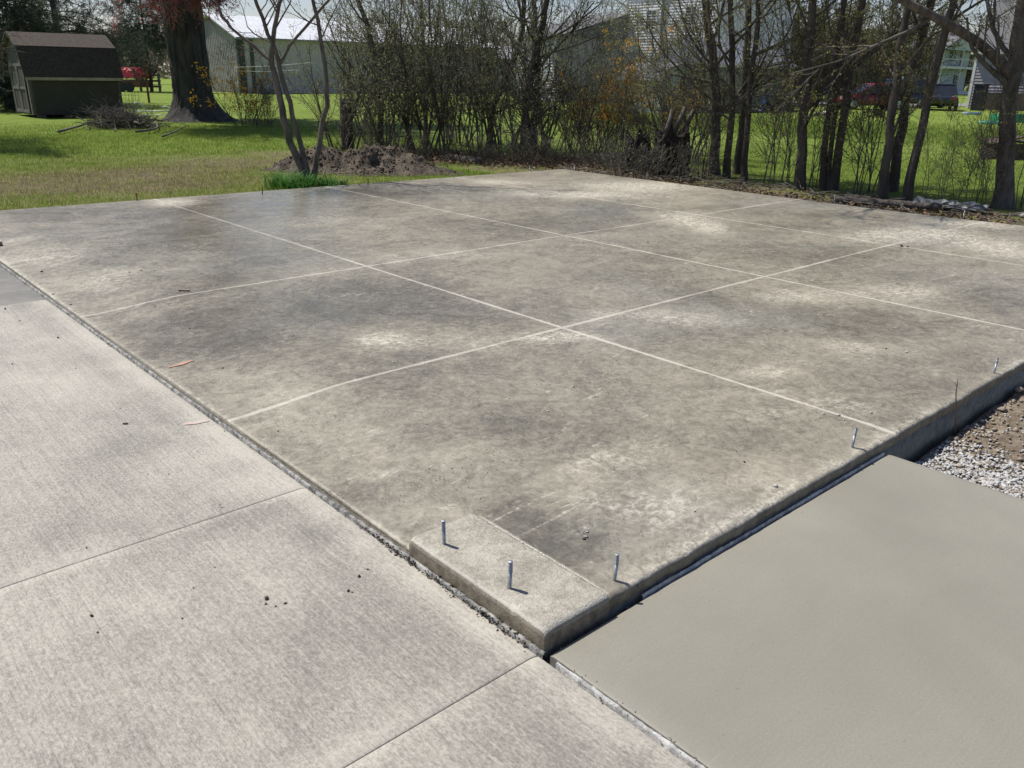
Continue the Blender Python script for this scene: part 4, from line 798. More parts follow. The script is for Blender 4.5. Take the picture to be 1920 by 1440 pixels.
V = np.stack([rad*np.cos(AA)+.02*ZZ*rh[0]*-1, rad*np.sin(AA)+.02*ZZ*rh[1]*-1, ZZ], -1).reshape(-1, 3); i = np.arange(K-1)[:, None]*S+np.arange(S)[None]; i2 = np.arange(K-1)[:, None]*S+(np.arange(S)[None]+1) % S
mesh_np('trunk', V, np.stack([i, i2, i2+S, i+S], -1).reshape(-1, 4), simple('old_bark', (.028, .026, .024), (.078, .071, .063), 6, .95, 1., 22, stretch=(1, 1, .22), bdist=.05), smooth=True, parent=root)
Pt = np.array([[0, 0, 7], [0, 0, 9.]]); St = np.array([[[0, 0, 5.5+k*.5], [.2, .1, 6.3+k*.5], [.3, 0, 7.2+k*.5], [.3, .2, 8.2+k*.5]] for k in range(2)])
L1, R1 = spawn(St, np.full((2, 4), .45), 12, rng, .0, 1, 1, (35, 75), 9, .10, .12, .5, absl=7); L2, R2 = spawn(L1, R1, 260, rng, .2, 1, .5, (30, 60), 6, .03, .15, .5, lmin=.4); L3, R3 = spawn(L2, R2, 7000, rng, .2, 1, .5, (30, 60), 4, .0, .2, .5, lmin=.35)
v, f = cat([tubes(L1, R1, 8), tubes(L2, R2, 5, .008), tubes(L3, R3, 3, .004)]); mesh_np('branches', v, f, TWIG, parent=root, smooth=True)
v, f = leaves(along(L3, 26000, rng), .09, rng); mesh_np('foliage', v, f, LEAF_R, parent=root)
# drooping red budded sprays in front of the trunk
root = empty('red_bud_spray', vp(352, 0, tb, -1.9), 'fine spray of red budded twigs hanging before the old trunk', 'branch spray')
P0 = np.array([[[-1.2*rh[0]*k+0, -1.2*rh[1]*k, .9], [0-.6*rh[0]*k, -.6*rh[1]*k, .55], [.2*rh[0], .2*rh[1], .3], [.8*rh[0], .8*rh[1], .05+.1*k]] for k in (1.7, .8, -.8)])
L1, R1 = spawn(P0, np.full((3, 4), .02), 90, rng, 0, 1, .45, (20, 70), 6, -.02, .2, .5, lmin=.3); L2, R2 = spawn(L1, R1, 1500, rng, 0, 1, .4, (20, 60), 4, .03, .2, .5, lmin=.12)
v, f = cat([tubes(P0, np.full((3, 4), .018), 6), tubes(L1, R1, 4, .005), tubes(L2, R2, 3, .004)]); tw_ = mesh_np('twigs', v, f, simple('red_twig', (.20, .10, .085), (.30, .17, .14), 9), parent=root); tw_['kind'] = 'stuff'
v, f = leaves(along(L2, 7000, rng), .05, rng, .8); mesh_np('buds', v, f, LEAF_R, parent=root)

# ---- spruces behind the shed
def spruce(px, py, label, seed, H=13, r=.16, low=1.2, nb=70, blen=3.4, needles=26000, droop=-.13, nlen=.07):
    rng = np.random.RandomState(seed); q = gp(px, py, -.1); q[2] = -.1; root = empty('spruce_tree', q, label, 'tree')
    K = 12; T = np.zeros((1, K, 3)); T[0, :, 2] = np.linspace(0, H, K); T[0, 1:, :2] += rng.normal(0, .03, (K-1, 2)); RR = r*np.linspace(1, .05, K)[None]
    v, f = tubes(T, RR, 10); mesh_np('trunk', v, f, BARK, smooth=True, parent=root)
    z = low+(H-low)*rng.rand(nb)**1.3; a = rng.uniform(0, 6.28, nb); L = blen*(1-(z/H)*.85)*rng.uniform(.7, 1.1, nb); KB = 8; P = np.zeros((nb, KB, 3)); P[:, 0, 2] = z
    D = np.c_[np.cos(a), np.sin(a), np.full(nb, .12)]
    for k in range(1, KB):
        P[:, k] = P[:, k-1]+D*(L/(KB-1))[:, None]; D[:, 2] += droop*(1 if k < 5 else -1.2); D += rng.normal(0, .05, D.shape); D /= np.linalg.norm(D, axis=1)[:, None]
    Rb = .035*np.linspace(1, .25, KB)[None]*np.ones((nb, 1))
    L1, R1 = spawn(P, Rb, nb*15, rng, .15, 1, .30, (45, 75), 4, -.08, .1, .5, lmin=.25); L2, R2 = spawn(L1, R1, nb*36, rng, .1, 1, .5, (30, 60), 3, -.12, .1, .6, lmin=.14)
    v, f = cat([tubes(P, Rb, 5), tubes(L1, R1, 3, .004), tubes(L2, R2, 3, .003)]); mesh_np('branches', v, f, TWIG, parent=root)
    pos = np.r_[along(L2, needles*2//3, rng, 0), along(L1, needles//3, rng, 0)]; v, f = leaves(pos, nlen, rng, .16); mesh_np('needles', v, f, NEEDLE, parent=root)
    return root
spruce(128, 196, 'open spruce with a bare dark trunk showing behind the shed', 1, 11, .20, 2.4, 90, 5.4, 100000, nlen=.10)
spruce(20, 205, 'dense dark spruce behind the left end of the shed', 2, 11, .22, .6, 120, 3.8, 110000, nlen=.12)
spruce(285, 172, 'dark spruce with sweeping boughs between shed and old trunk', 3, 11, .14, 3.3, 95, 5.8, 120000, droop=-.17, nlen=.11)
# shade tree standing outside the picture on the left, its shadow crosses the lawn
spruce(-200, 262, 'tall spruce beyond the left edge of the lawn', 4, 12, .24, 1.5, 90, 3.6, 50000)

# ---- brush pile
rng = np.random.RandomState(6); q = gp(228, 240, -.1); root = empty('brush_pile', (q[0], q[1], -.12), 'heaped pile of cut branches in front of the shed', 'brush pile'); root.scale = (.85, .85, .8)
n = 110; c = rng.normal(0, 1, (n, 3))*[.6, .42, .2]; c[:, 2] = np.abs(c[:, 2])+.12; a = rng.uniform(0, 6.28, n); L = rng.uniform(.6, 2.0, n); el = rng.normal(.05, .25, n)
d = np.c_[np.cos(a)*np.cos(el), np.sin(a)*np.cos(el), np.sin(el)]; 
for k in range(n):
    hgt = .75*math.exp(-(c[k, 0]**2+c[k, 1]**2)/1.1); c[k, 2] = rng.uniform(.05, max(.12, hgt))
P = np.stack([c+d*(t*L)[:, None]+rng.normal(0, .05, (n, 3)) for t in np.linspace(-.5, .5, 6)], 1); P[:, :, 2] = np.maximum(P[:, :, 2], .03)
Rb = rng.uniform(.010, .030, n)[:, None]*np.linspace(1, .4, 6)[None]
for k in range(60): v, f = tubes(P[k:k+1], Rb[k:k+1], 6); mesh_np('branch', v, f, TWIG if k % 4 else TWIG_G, smooth=True, parent=root)
L1, R1 = spawn(P, Rb, 700, rng, .1, 1, .4, (20, 60), 4, .0, .15, .5, lmin=.12); L2, R2 = spawn(L1, R1, 1500, rng, .1, 1, .4, (20, 60), 3, 0, .2, .5, lmin=.1)
v, f = cat([tubes(P[60:], Rb[60:], 5), tubes(L1, R1, 4, .004), tubes(L2, R2, 3, .003)]); v[:, 2] = np.maximum(v[:, 2], .0); o = mesh_np('twigs', v, f, TWIG, parent=root); o['kind'] = 'stuff'
for (p0, p1, p2, r_, lb) in (((110, 243), (150, 232), (185, 224), .04, 'dark limb poking out left of the brush pile'), ((255, 243), (300, 240), (292, 228), .035, 'limb sticking out right of the brush pile, nearest'), ((305, 252), (330, 242), (352, 237), .03, 'bare grey branch lying on the lawn before the old trunk')):
    pts = [gp(x, y+6, -.05)+[0, 0, (.03 if i != 2 else .12)] for i, (x, y) in enumerate((p0, p1, p2))]; b = MB(); b.tube(resample(pts, 7), [r_*(1-.1*k) for k in range(7)], 7); tag(b.build('fallen_branch', TWIG_G, None, True), lb, 'branch')
# white hooped frame
MET = simple('white_tube', (.62, .66, .64), (.48, .52, .5), 9, .35); q = gp(262, 226, -.1); hf = empty('hoop_frame', (q[0], q[1], -.12), 'pale tubular hooped frame lying between brush pile and trunk', 'metal frame')
for k, (o0, h, w_) in enumerate(((0, .62, .32), (.95, .5, .3))):
    b = MB(); b.tube([(rh[0]*(o0+w_*math.cos(t)), rh[1]*(o0+w_*math.cos(t)), h*math.sin(t)) for t in np.linspace(0.0, math.pi*.62, 12)], .02, 7); b.build('hoop', MET, hf, True)
b = MB(); b.tube([(rh[0]*-.1, rh[1]*-.1, .32), (rh[0]*1.25, rh[1]*1.25, .36)], .02, 7); b.tube([(rh[0]*0+.1, rh[1]*0, .2), (rh[0]*1.3, rh[1]*1.3, .24)], .015, 7); b.build('rail', MET, hf, True)

# ------------------------------------------------------------------ buildings
GLASS = simple('dark_glass', (.02, .024, .03), (.035, .04, .05), 2, .08, spec=.8)
WHITE = simple('white_paint', (.74, .74, .72), (.66, .66, .64), 5, .5)
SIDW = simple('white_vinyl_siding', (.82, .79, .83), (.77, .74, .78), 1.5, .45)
SIDG = simple('grey_or_shaded_siding', (.37, .345, .36), (.31, .29, .305), 1.5, .5)  # grey house siding, also the painted shade on the white house's back wall
SHING = simple('grey_shingles', (.11, .11, .115), (.19, .19, .195), 18, .9, .6, 30)
def part(b, name, m, parent, **k): return b.build(name, m, parent, **k)
def siding(parent, name, m, axis, const, a0, a1, z0, z1, step=.19, out=-1, proud=.03, gable=None):
    """lapped boards on a wall plane. axis 'x': wall at x=const running along y; out = direction it faces"""
    b = MB(); z = z0; n = int((z1-z0)/step)+1
    for k in range(n):
        za, zb = z0+k*step, min(z0+(k+1)*step, z1)
        if zb-za < .02: break
        l0, l1 = a0, a1
        if gable:
            l0, l1 = gable((za+zb)/2)
            if l1-l0 < .2: break
        prof = [(const+out*proud, za), (const+out*.006, zb), (const-out*.05, zb), (const-out*.05, za)]
        if axis == 'x': b.prism(prof, 1, l0, l1)
        else: b.prism([(p[0], p[1]) for p in prof], 0, l0, l1)
    o = b.build(name, m, parent); o['kind'] = 'stuff'; return o
def window(parent, axis, const, a, z, w_, h, out=-1, mull=True, dx=.05):
    fr = MB(); t = .09
    def bx(m_, a0, a1, z0, z1, d0, d1):
        lo_, hi_ = sorted((const+out*d0, const+out*d1))
        (m_.box(lo_, hi_, a0, a1, z0, z1) if axis == 'x' else m_.box(a0, a1, lo_, hi_, z0, z1))
    bx(fr, a-w_/2-t, a-w_/2, z-t, z+h+t, -.02, dx+.03); bx(fr, a+w_/2, a+w_/2+t, z-t, z+h+t, -.02, dx+.03); bx(fr, a-w_/2, a+w_/2, z-t, z, -.02, dx+.032); bx(fr, a-w_/2, a+w_/2, z+h, z+h+t, -.02, dx+.032)
    if mull: bx(fr, a-w_/2, a+w_/2, z+h/2-.03, z+h/2+.03, 0, dx+.015); bx(fr, a-.02, a+.02, z+h/2+.03, z+h, 0, dx+.012); bx(fr, a-.02, a+.02, z, z+h/2-.03, 0, dx+.012)
    f_ = fr.build('window', WHITE, parent); p_ = MB(); bx(p_, a-w_/2, a+w_/2, z, z+h, 0, dx-.01); p_.build('pane', GLASS, f_); return f_

# ---- pole barn
bc = gp(455, 175, -.1); bx0, by0 = bc[0], bc[1]; Lg = 9.5; Lb = 26
ev = vp(455, 68, bc)[2]; apex = ev+1.75
barn = empty('pole_barn', (0, 0, 0), 'long grey metal pole barn with a white roof beyond the lawn', 'barn')
CORR = simple('ribbed_steel', (.50, .475, .47), (.43, .41, .405), 1.2, .55, .2, 20)
def corrugate(parent, axis, const, a0, a1, z0, topf, out, pitch=.32, d=.08):
    n = int((a1-a0)/pitch); b = MB(); V = []; 
    for k in range(n):
        for t, dd in ((0, 0), (.55, 0), (.62, d), (.93, d)):
            a = a0+(k+t)*pitch; V.append((a, const+out*dd, z0)); V.append((a, const+out*dd, topf(a)))
    W = [((p[1], p[0], p[2]) if axis == 'x' else p) for p in V]; b.add(W, [(2*i, 2*i+2, 2*i+3, 2*i+1) for i in range(len(V)//2-1)]); o = b.build('wall', CORR, parent); return o
gt = lambda a: ev+(apex-ev)*(1-abs((a-by0)-Lg/2)/(Lg/2))-.12
corrugate(barn, 'x', bx0, by0, by0+Lg, -.15, gt, -1); corrugate(barn, 'y', by0, bx0, bx0+Lb, -.15, lambda a: ev-.1, -1, .9, .03)
b = MB(); b.prism([(by0+.05, -.15), (by0+Lg-.05, -.15), (by0+Lg-.05, ev-.2), (by0+Lg/2, apex-.22), (by0+.05, ev-.2)], 0, bx0+.05, bx0+Lb-.05); part(b, 'inner_shell', CORR, barn)
ROOFW = simple('white_steel_roof', (.78, .79, .80), (.70, .71, .72), 1, .4)
for s in (0, 1):
    b = MB(); ya, yb = (by0-.3, by0+Lg/2) if s == 0 else (by0+Lg+.3, by0+Lg/2); za = ev-.08
    b.add([(bx0-.3, ya, za), (bx0+Lb+.3, ya, za), (bx0+Lb+.3, yb, apex), (bx0-.3, yb, apex), (bx0-.3, ya, za-.1), (bx0+Lb+.3, ya, za-.1), (bx0+Lb+.3, yb, apex-.1), (bx0-.3, yb, apex-.1)], [(0, 1, 2, 3), (7, 6, 5, 4), (0, 4, 5, 1), (1, 5, 6, 2), (2, 6, 7, 3), (3, 7, 4, 0)]); rf = part(b, 'roof', ROOFW, barn)
    if s == 0:
        rb = MB()
        for k in range(48):
            x_ = bx0+k*Lb/48; rb.add([(x_, ya, za+.004), (x_+.05, ya, za+.004), (x_+.05, yb, apex+.004), (x_, yb, apex+.004), (x_+.012, ya, za+.04), (x_+.038, ya, za+.04), (x_+.038, yb, apex+.04), (x_+.012, yb, apex+.04)], [(4, 5, 6, 7), (0, 4, 7, 3), (1, 2, 6, 5), (0, 1, 5, 4)])
        r_ = rb.build('roof_ribs', ROOFW, rf); r_['kind'] = 'stuff'
b = MB(); b.box(bx0-.09, bx0-.04, by0-.09, by0+.25, -.15, ev-.1); b.box(bx0-.04, bx0+.4, by0-.12, by0-.05, -.15, ev-.12); part(b, 'corner_trim', simple('dark_trim', (.05, .055, .055), None, 3, .6), barn)
b = MB(); b.box(bx0+.9, bx0+1.15, by0-.12, by0-.05, -.15, ev-.12); part(b, 'downspout', simple('dark_spout', (.06, .065, .065), None, 3, .6), barn)
b = MB(); b.box(bx0-.3, bx0+Lb+.3, by0-.42, by0-.31, ev-.2, ev-.06); part(b, 'gutter', simple('grey_gutter', (.25, .26, .26), None, 3, .5), barn)
# lower extension
b = MB(); x2 = bx0+Lb+.1; b.box(x2, x2+16, by0+.6, by0+8, -.15, ev-1.0); ext = empty('barn_extension', (0, 0, 0), 'lower grey wing carrying on right of the pole barn', 'building'); part(b, 'wall', CORR, ext)
b = MB(); b.prism([(by0+.1, ev-1.0), (by0+8.4, ev-1.0), (by0+4.3, ev+.3)], 0, x2-.05, x2+16.3); part(b, 'roof', ROOFW, ext)

# ---- garden shed with gambrel roof
sc_ = gp(68, 222, -.1); sx, sy = sc_[0], sc_[1]; sw = np.linalg.norm((gp(214, 221, -.1)-sc_)[:2]); sw = 2.95; sd = 2.7
SHW = simple('olive_shed_board', (.062, .056, .046), (.048, .043, .036), 2, .8, .3, 40); SHR = simple('brown_shingles', (.085, .064, .048), (.04, .033, .028), 14, .95, .6, 40); SHD = simple('dark_shed_trim', (.10, .088, .074), (.07, .062, .054), 4, .8)
shed = empty('garden_shed', (0, 0, 0), 'dark olive gambrel roofed shed with a brown shingle top at far left', 'shed')
ze = vp(68, 143, sc_)[2]; zk = vp(68, 88, sc_)[2]; zt = vp(68, 66, sc_)[2]+.10; zf = vp(68, 216, sc_)[2]
b = MB(); b.box(sx, sx+sw, sy, sy+sd, zf, ze); part(b, 'wall', SHW, shed)
for axisx in (sx-.02, sx+sw+.02):
    b = MB(); s_ = 1 if axisx > sx+1 else -1; b.prism([(sy+.02, ze), (sy+sd-.02, ze), (sy+sd-.42, zk-.04), (sy+sd/2, zt-.05), (sy+.42, zk-.04)], 0, axisx-.02, axisx+.02); part(b, 'gable', SHD, shed)
def slope(parent, y0, z0, y1, z1, x0, x1, m, name, th=.05):
    b = MB(); nx, nz = (z0-z1), (y1-y0); L = math.hypot(nx, nz); nx, nz = nx/L*th, nz/L*th
    b.prism([(y0, z0), (y1, z1), (y1+nx, z1+nz), (y0+nx, z0+nz)], 0, x0, x1); return part(b, name, m, parent)
slope(shed, sy-.10, ze-.05, sy+.40, zk, sx-.18, sx+sw+.16, SHR, 'lower_roof'); slope(shed, sy+.395, zk+.004, sy+sd/2, zt, sx-.2, sx+sw+.18, SHR, 'upper_roof')
slope(shed, sy+sd+.10, ze-.05, sy+sd-.40, zk, sx-.18, sx+sw+.16, SHR, 'lower_roof', -.05); slope(shed, sy+sd-.395, zk+.004, sy+sd/2, zt+.003, sx-.2, sx+sw+.18, SHR, 'upper_roof', -.05)
b = MB(); b.box(sx-.15, sx+sw+.13, sy-.135, sy-.105, ze-.13, ze-.03); part(b, 'eave_board', simple('pale_eave', (.42, .37, .30), (.28, .25, .2), 3, .7), shed)
for x_ in (sx-.03, sx+sw-.06): b = MB(); b.box(x_, x_+.09, sy-.025, sy-.002, zf, ze-.13); part(b, 'corner_board', SHD, shed)
PD = simple('weathered_trim', (.20, .175, .15), (.13, .115, .10), 8, .8)
for k in range(2):
    dy = sy+.45+k*.92; b = MB(); b.box(sx-.045, sx-.022, dy, dy+.88, zf+.05, ze+.42); d_ = part(b, 'door', SHW, shed)
    for (a, c, z0, z1) in ((dy, dy+.09, zf+.05, ze+.42), (dy+.79, dy+.88, zf+.05, ze+.42), (dy+.09, dy+.79, zf+.05, zf+.15), (dy+.09, dy+.79, ze+.32, ze+.42), (dy+.09, dy+.79, .85, .94)): b = MB(); b.box(sx-.065, sx-.047, a, c, z0, z1); part(b, 'door_rail', PD, d_)
    b = MB(); b.box(sx-.10, sx-.067, dy+(.80 if k == 0 else .03), dy+(.86 if k == 0 else .09), .84, 1.0); part(b, 'latch', ZINC, d_)
b = MB(); b.box(sx-.06, sx-.03, sy+.06, sy+.20, zf, ze); part(b, 'corner_board', PD, shed)
for k in range(4): b = MB(); b.box(sx+.1+k*.85, sx+.35+k*.85, sy+.05, sy+.3, -.14, zf); part(b, 'foundation_block', BARK_G, shed)
# wire cage beside shed, leaning
b = MB(); q = gp(228, 222, -.1)
for k in range(7): b.tube([q+[k*.12*rh[0], k*.12*rh[1], 0], q+[k*.12*rh[0], k*.12*rh[1], .95]], .006, 4)
for z_ in (.2, .5, .8): b.tube([q+[0, 0, z_], q+[.72*rh[0], .72*rh[1], z_]], .006, 4)
tag(b.build('wire_cage', simple('dark_wire', (.05, .05, .045))), 'dark wire plant cage between the shed and brush pile', 'wire cage')
# pole
q = gp(280, 193, -.1); t_ = vp(281, 95, q)[2]; pole = empty('clothes_pole', q, 'slim rusty brown pole standing before the pole barn', 'pole'); b = MB(); b.tube([(0, 0, -.1), (0, 0, t_)], .06, 8); part(b, 'post', RUST, pole)
b = MB(); b.tube([(0, 0, t_-.9), (.35*rh[0], .35*rh[1], t_-.35)], .03, 6); part(b, 'brace', RUST, pole)
b = MB()
q1 = gp(440, 200, -.1); a1 = vp(440, 126, q1); a2 = vp(585, 117, q1); a3 = vp(440, 133, q1); a4 = vp(560, 131, q1)
for u_, v_ in ((a1, a2), (a3, a4)): b.tube([u_, (u_+v_)/2-[0, 0, .05], v_], .005, 4)
tag(b.build('clothesline', WHITE), 'two thin pale clotheslines strung before the barn wall', 'clothesline')
# red tarp on a trailer and fence
q = gp(246, 172, -.1); root = empty('covered_trailer', q, 'low trailer under a crumpled red tarp beyond the shed', 'trailer', None, math.atan2(rh[1], rh[0]))
N, M_ = 20, 12; V = []; rng = np.random.RandomState(3); Wt = np.linalg.norm(gp(278, 172)-gp(214, 172)); z1_ = vp(246, 126, q)[2]; z0_ = vp(246, 143, q)[2]-q[2]
for i in range(N):
    for j in range(M_):
        s, t = i/(N-1), j/(M_-1); hem = min(t, 1-t, ) * 6; ex = min(hem, 1); sx_ = min(min(s, 1-s)*8, 1)
        z_ = (z0_-.1)+(z1_-z0_-q[2]+.05)*ex**.6*(.45+.55*sx_**.6)+.14*(_tab[i*7 % 256, j*11]-.5)-(.30 if .22 < s < .36 and j < 3 else 0)-.12*(1-sx_); V.append(((s-.5)*Wt, (t-.5)*2, z_))
b = MB(); b.add(V, [(i*M_+j, (i+1)*M_+j, (i+1)*M_+j+1, i*M_+j+1) for i in range(N-1) for j in range(M_-1)]); part(b, 'tarp', simple('red_tarp', (.62, .035, .055), (.72, .07, .09), 3, .45), root)
b = MB(); b.box(-Wt*.45, Wt*.45, -.9, .9, z0_-.75, z0_-.35); part(b, 'bed', RUST, root)
for s in (-1, 1): b = MB(); b.tube([(s*.3, -1.0, .35), (s*.3, -.8, .35)], .35, 14); part(b, 'wheel', simple('tyre', (.03, .03, .03)), root)
root = empty('rail_fence', gp(245, 170, -.1), 'weathered pale rail fence below the red tarp', 'fence', None, math.atan2(rh[1], rh[0]))
for k in range(5): b = MB(); x_ = -3+k*1.5; b.box(x_-.08, x_+.08, -1.58, -1.46, 0, 1.35); part(b, 'post', PD, root)
for k in range(3): b = MB(); b.box(-3.1, 3.1, -1.45, -1.40, .3+k*.42, .45+k*.42); part(b, 'rail', PD, root)

# ---- stepped white house
hc = gp(1330, 197, -.1); hx, hy = hc[0], hc[1]; house = empty('white_house', (0, 0, 0), 'white lap sided two storey house behind the stumps and saplings', 'house')
wx = 9.0
def yat(px): d = fw*FPX+cr*(px-960)-cu*(190-720); return d[1]*hx/d[0]       # where a sight line meets the west wall
yl = yat(1165); zt_ = vp(1330, -50, hc)[2]
b = MB(); b.box(hx+.03, hx+wx, hy+.03, yl, -.15, zt_-.2); part(b, 'wall', SIDW, house)
gab = lambda z: (hy, yl) if z < 6.2 else (hy+(z-6.2)*1.1, yl-(z-6.2)*1.1)
siding(house, 'siding', SIDW, 'x', hx, hy, yl, -.1, zt_, .18, -1, .048); siding(house, 'siding', SIDW, 'y', hy, hx+.03, hx+wx, -.1, 5.4, .18, -1, .028)
b = MB(); b.box(hx-.075, hx-.005, hy-.05, hy+.12, -.1, zt_); part(b, 'corner_board', WHITE, house)
b = MB(); b.box(hx-.075, hx-.005, yl-.14, yl+.02, -.1, zt_); part(b, 'corner_board', WHITE, house)
b = MB(); b.tube([(hx-.12, yat(1232), .2), (hx-.12, yat(1232), zt_)], .09, 8); part(b, 'downspout', simple('grey_spout', (.42, .46, .50), None, 3, .4), house)
window(house, 'x', hx, yat(1310), vp(1310, 118, hc)[2], .9, .55, -1, True); window(house, 'x', hx, yat(1212), vp(1212, 50, hc)[2], .8, 1.2, -1); window(house, 'x', hx, yat(1283), vp(1283, 45, hc)[2], .8, 1.1, -1)
b = MB()
ov = .30; b.prism([(hy-.3, zt_), (yl+.3, zt_), ((hy+yl)/2, zt_+3)], 0, hx-ov, hx+wx+.4); part(b, 'roof', SHING, house)
# back volume stepping left
x3 = hx+3; y3 = yl+.02; 
d = fw*FPX+cr*(1040-960)-cu*(185-720); L3_ = d/d[0]*(x3); yb_ = yl
wall2 = MB(); xw = hx+5; y2 = None
dd = fw*FPX+cr*(1165-960)-cu*(190-720)
# shaded wall facing us from px 1165 to 1040 at y = yl; then its west face 1040 -> 970
t2 = lambda px: (lambda d_: d_[0]*yl/d_[1])(fw*FPX+cr*(px-960)-cu*(190-720))
xa = t2(1042); yfar = (lambda d_: d_[1]*xa/d_[0])(fw*FPX+cr*(968-960)-cu*(190-720))
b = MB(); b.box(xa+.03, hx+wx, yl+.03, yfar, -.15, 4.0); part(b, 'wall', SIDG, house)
siding(house, 'siding', SIDG, 'y', yl+.01, xa, hx-.05, -.1, 4.0, .2, -1, .03); siding(house, 'siding', SIDW, 'x', xa, yl+.05, yfar, .0, 3.9, .18, -1, .048)  # grey boards put the shade of this white house wall into its colour
b = MB(); b.prism([(xa-.3, 4.0), (hx+wx-.5, 4.0), (hx+wx-.5, 5.7), (hx+.2, 5.7)], 1, yl-.3, yfar+.3); part(b, 'roof', SHING, house)
# lit concrete pad / step
q = gp(1215, 190, -.1); b = MB(); b.box(q[0]-1.2, q[0]+1.0, q[1]-1.6, q[1]+1.6, -.12, .45); b.box(q[0]-1.6, q[0]-1.2, q[1]-1.6, q[1]+1.6, -.12, .15); tag(b.build('door_step', simple('cream_step', (.62, .53, .42), (.55, .47, .37), 2, .8)), 'pale cream steps at the foot of the lap siding', 'steps')
# lean-to roofed grey outbuilding in front of the house, right
oc = gp(1312, 212, -.1); ox, oy = oc[0], oc[1]
def xon(px, y, py=205): d_ = fw*FPX+cr*(px-960)-cu*(py-720); return d_[0]*y/d_[1]
oxr = xon(1478, oy)
GRS = simple('grey_green_panel', (.19, .185, .165), (.155, .15, .135), 2, .7, .2, 30)
ot = vp(1400, 124, gp(1400, 212, -.1))[2]
ob = empty('grey_outbuilding', (0, 0, 0), 'grey green flat walled outbuilding behind the first trunk cluster', 'outbuilding'); b = MB(); b.box(ox, oxr, oy, oy+3, -.12, ot); part(b, 'wall', GRS, ob)
b = MB(); b.box(ox-.08, oxr+.08, oy-.05, oy-.005, ot-.06, ot+.05); part(b, 'fascia', WHITE, ob)
rz = vp(1400, 66, gp(1400, 212, -.1), 2)[2]
b = MB(); b.prism([(oy-.12, ot+.052), (oy+3.1, ot+.052), (oy+1.7, rz-.2)], 0, ox-.1, oxr+.3); part(b, 'roof', simple('slate_roof', (.26, .27, .30), (.21, .22, .25), 3, .7), ob)
for k, px in enumerate((1345, 1395, 1440)): x_ = xon(px, oy); b = MB(); b.box(x_-.02, x_+.02, oy-.012, oy-.002, -.1, ot-.07); part(b, 'batten', simple('batten_%d' % k, (.15, .165, .15)), ob)
# small gambrel shed, pale green
gc = gp(1234, 212, -.1); gx_, gy_ = gc[0], gc[1]; xr_ = xon(1306, gy_); wd_ = xr_-gx_; ev_ = vp(1234, 150, gc)[2]; tp_ = vp(1268, 121, gc)[2]
gs = empty('green_shed', (0, 0, 0), 'small pale green shed with arched gambrel roof before the white house', 'shed'); PG = simple('pale_green_board', (.36, .43, .41), (.31, .38, .36), 2, .7, .2, 20)
b = MB(); b.prism([(gx_, -.12), (xr_, -.12), (xr_, ev_), (xr_-wd_*.16, ev_+(tp_-ev_)*.62), (gx_+wd_/2, tp_), (gx_+wd_*.16, ev_+(tp_-ev_)*.62), (gx_, ev_)], 1, gy_, gy_+2.6); part(b, 'wall', PG, gs)
pts = [(gx_-.12, ev_-.08), (gx_+wd_*.14, ev_+(tp_-ev_)*.66), (gx_+wd_/2, tp_+.06), (xr_-wd_*.14, ev_+(tp_-ev_)*.66), (xr_+.12, ev_-.08)]
for i in range(4):
    (xa_, za_), (xb_, zb_) = pts[i], pts[i+1]; b = MB(); b.prism([(xa_, za_), (xb_, zb_), (xb_, zb_+.06), (xa_, za_+.06)], 1, gy_-.15, gy_+2.75); part(b, 'roof', SHING, gs)
b = MB(); b.box(gx_+.3, gx_+wd_/2-.02, gy_-.03, gy_-.002, 0, ev_+.05); part(b, 'door', PG, gs); b = MB(); b.box(gx_+wd_/2+.02, xr_-.3, gy_-.03, gy_-.002, 0, ev_+.05); part(b, 'door', PG, gs)
b = MB(); b.box(gx_-.03, gx_+.07, gy_-.02, gy_-.001, -.12, ev_); b.box(xr_-.07, xr_+.03, gy_-.02, gy_-.001, -.12, ev_); part(b, 'corner_board', WHITE, gs)
# white block by the shed, under the eave
q = gp(1322, 214, -.1); b = MB(); b.box(q[0]-.3, q[0]+.2, q[1]-.8, q[1]-.3, 0, .5); tag(b.build('white_bin', simple('white_bin_paint', (.66, .68, .68), None, 3, .4), None, bevel=.03), 'squat white bin beside the pale green shed', 'bin')
b = MB(); b.box(gx_-.2, xon(1450, gy_), gy_-1.3, gy_-1.1, -.1, .05); tag(b.build('landscape_timber', BARK_G), 'long low timber lying before the outbuilding', 'timber')
# wheelbarrow: a blue tray, tipped
q = gp(1440, 214, -.1); wbk = empty('wheelbarrow', (q[0], q[1], -.1), 'blue wheelbarrow tipped up against the grey outbuilding', 'wheelbarrow', None, math.atan2(rh[1], rh[0]))
BLU = simple('blue_paint', (.06, .10, .24), (.04, .07, .18), 4, .4)
b = MB(); T0 = [(-.45, -.3, .15), (-.15, -.42, .95), (-.15, .32, .95), (-.45, .25, .15)]; T1 = [(-.25, -.15, .2), (.1, -.22, .8), (.1, .15, .8), (-.25, .1, .2)]
b.add(T0+T1, [(0, 1, 5, 4), (1, 2, 6, 5), (2, 3, 7, 6), (3, 0, 4, 7), (4, 5, 6, 7)]); part(b, 'tray', BLU, wbk)
b = MB(); b.tube([(.35, -.07, .25), (.35, .07, .25)], .22, 16); part(b, 'wheel', simple('barrow_tyre', (.02, .02, .02)), wbk)
for s in (-.25, .25): b = MB(); b.tube([(.35, s*.5, .25), (0, s, .6), (-.3, s, 1.05)], .02, 6); part(b, 'handle', BARK_G, wbk)
for s in (-.2, .2): b = MB(); b.tube([(.15, s, .6), (.6, s, 0)], .018, 6); part(b, 'leg', simple('leg_black', (.03, .03, .03)), wbk)

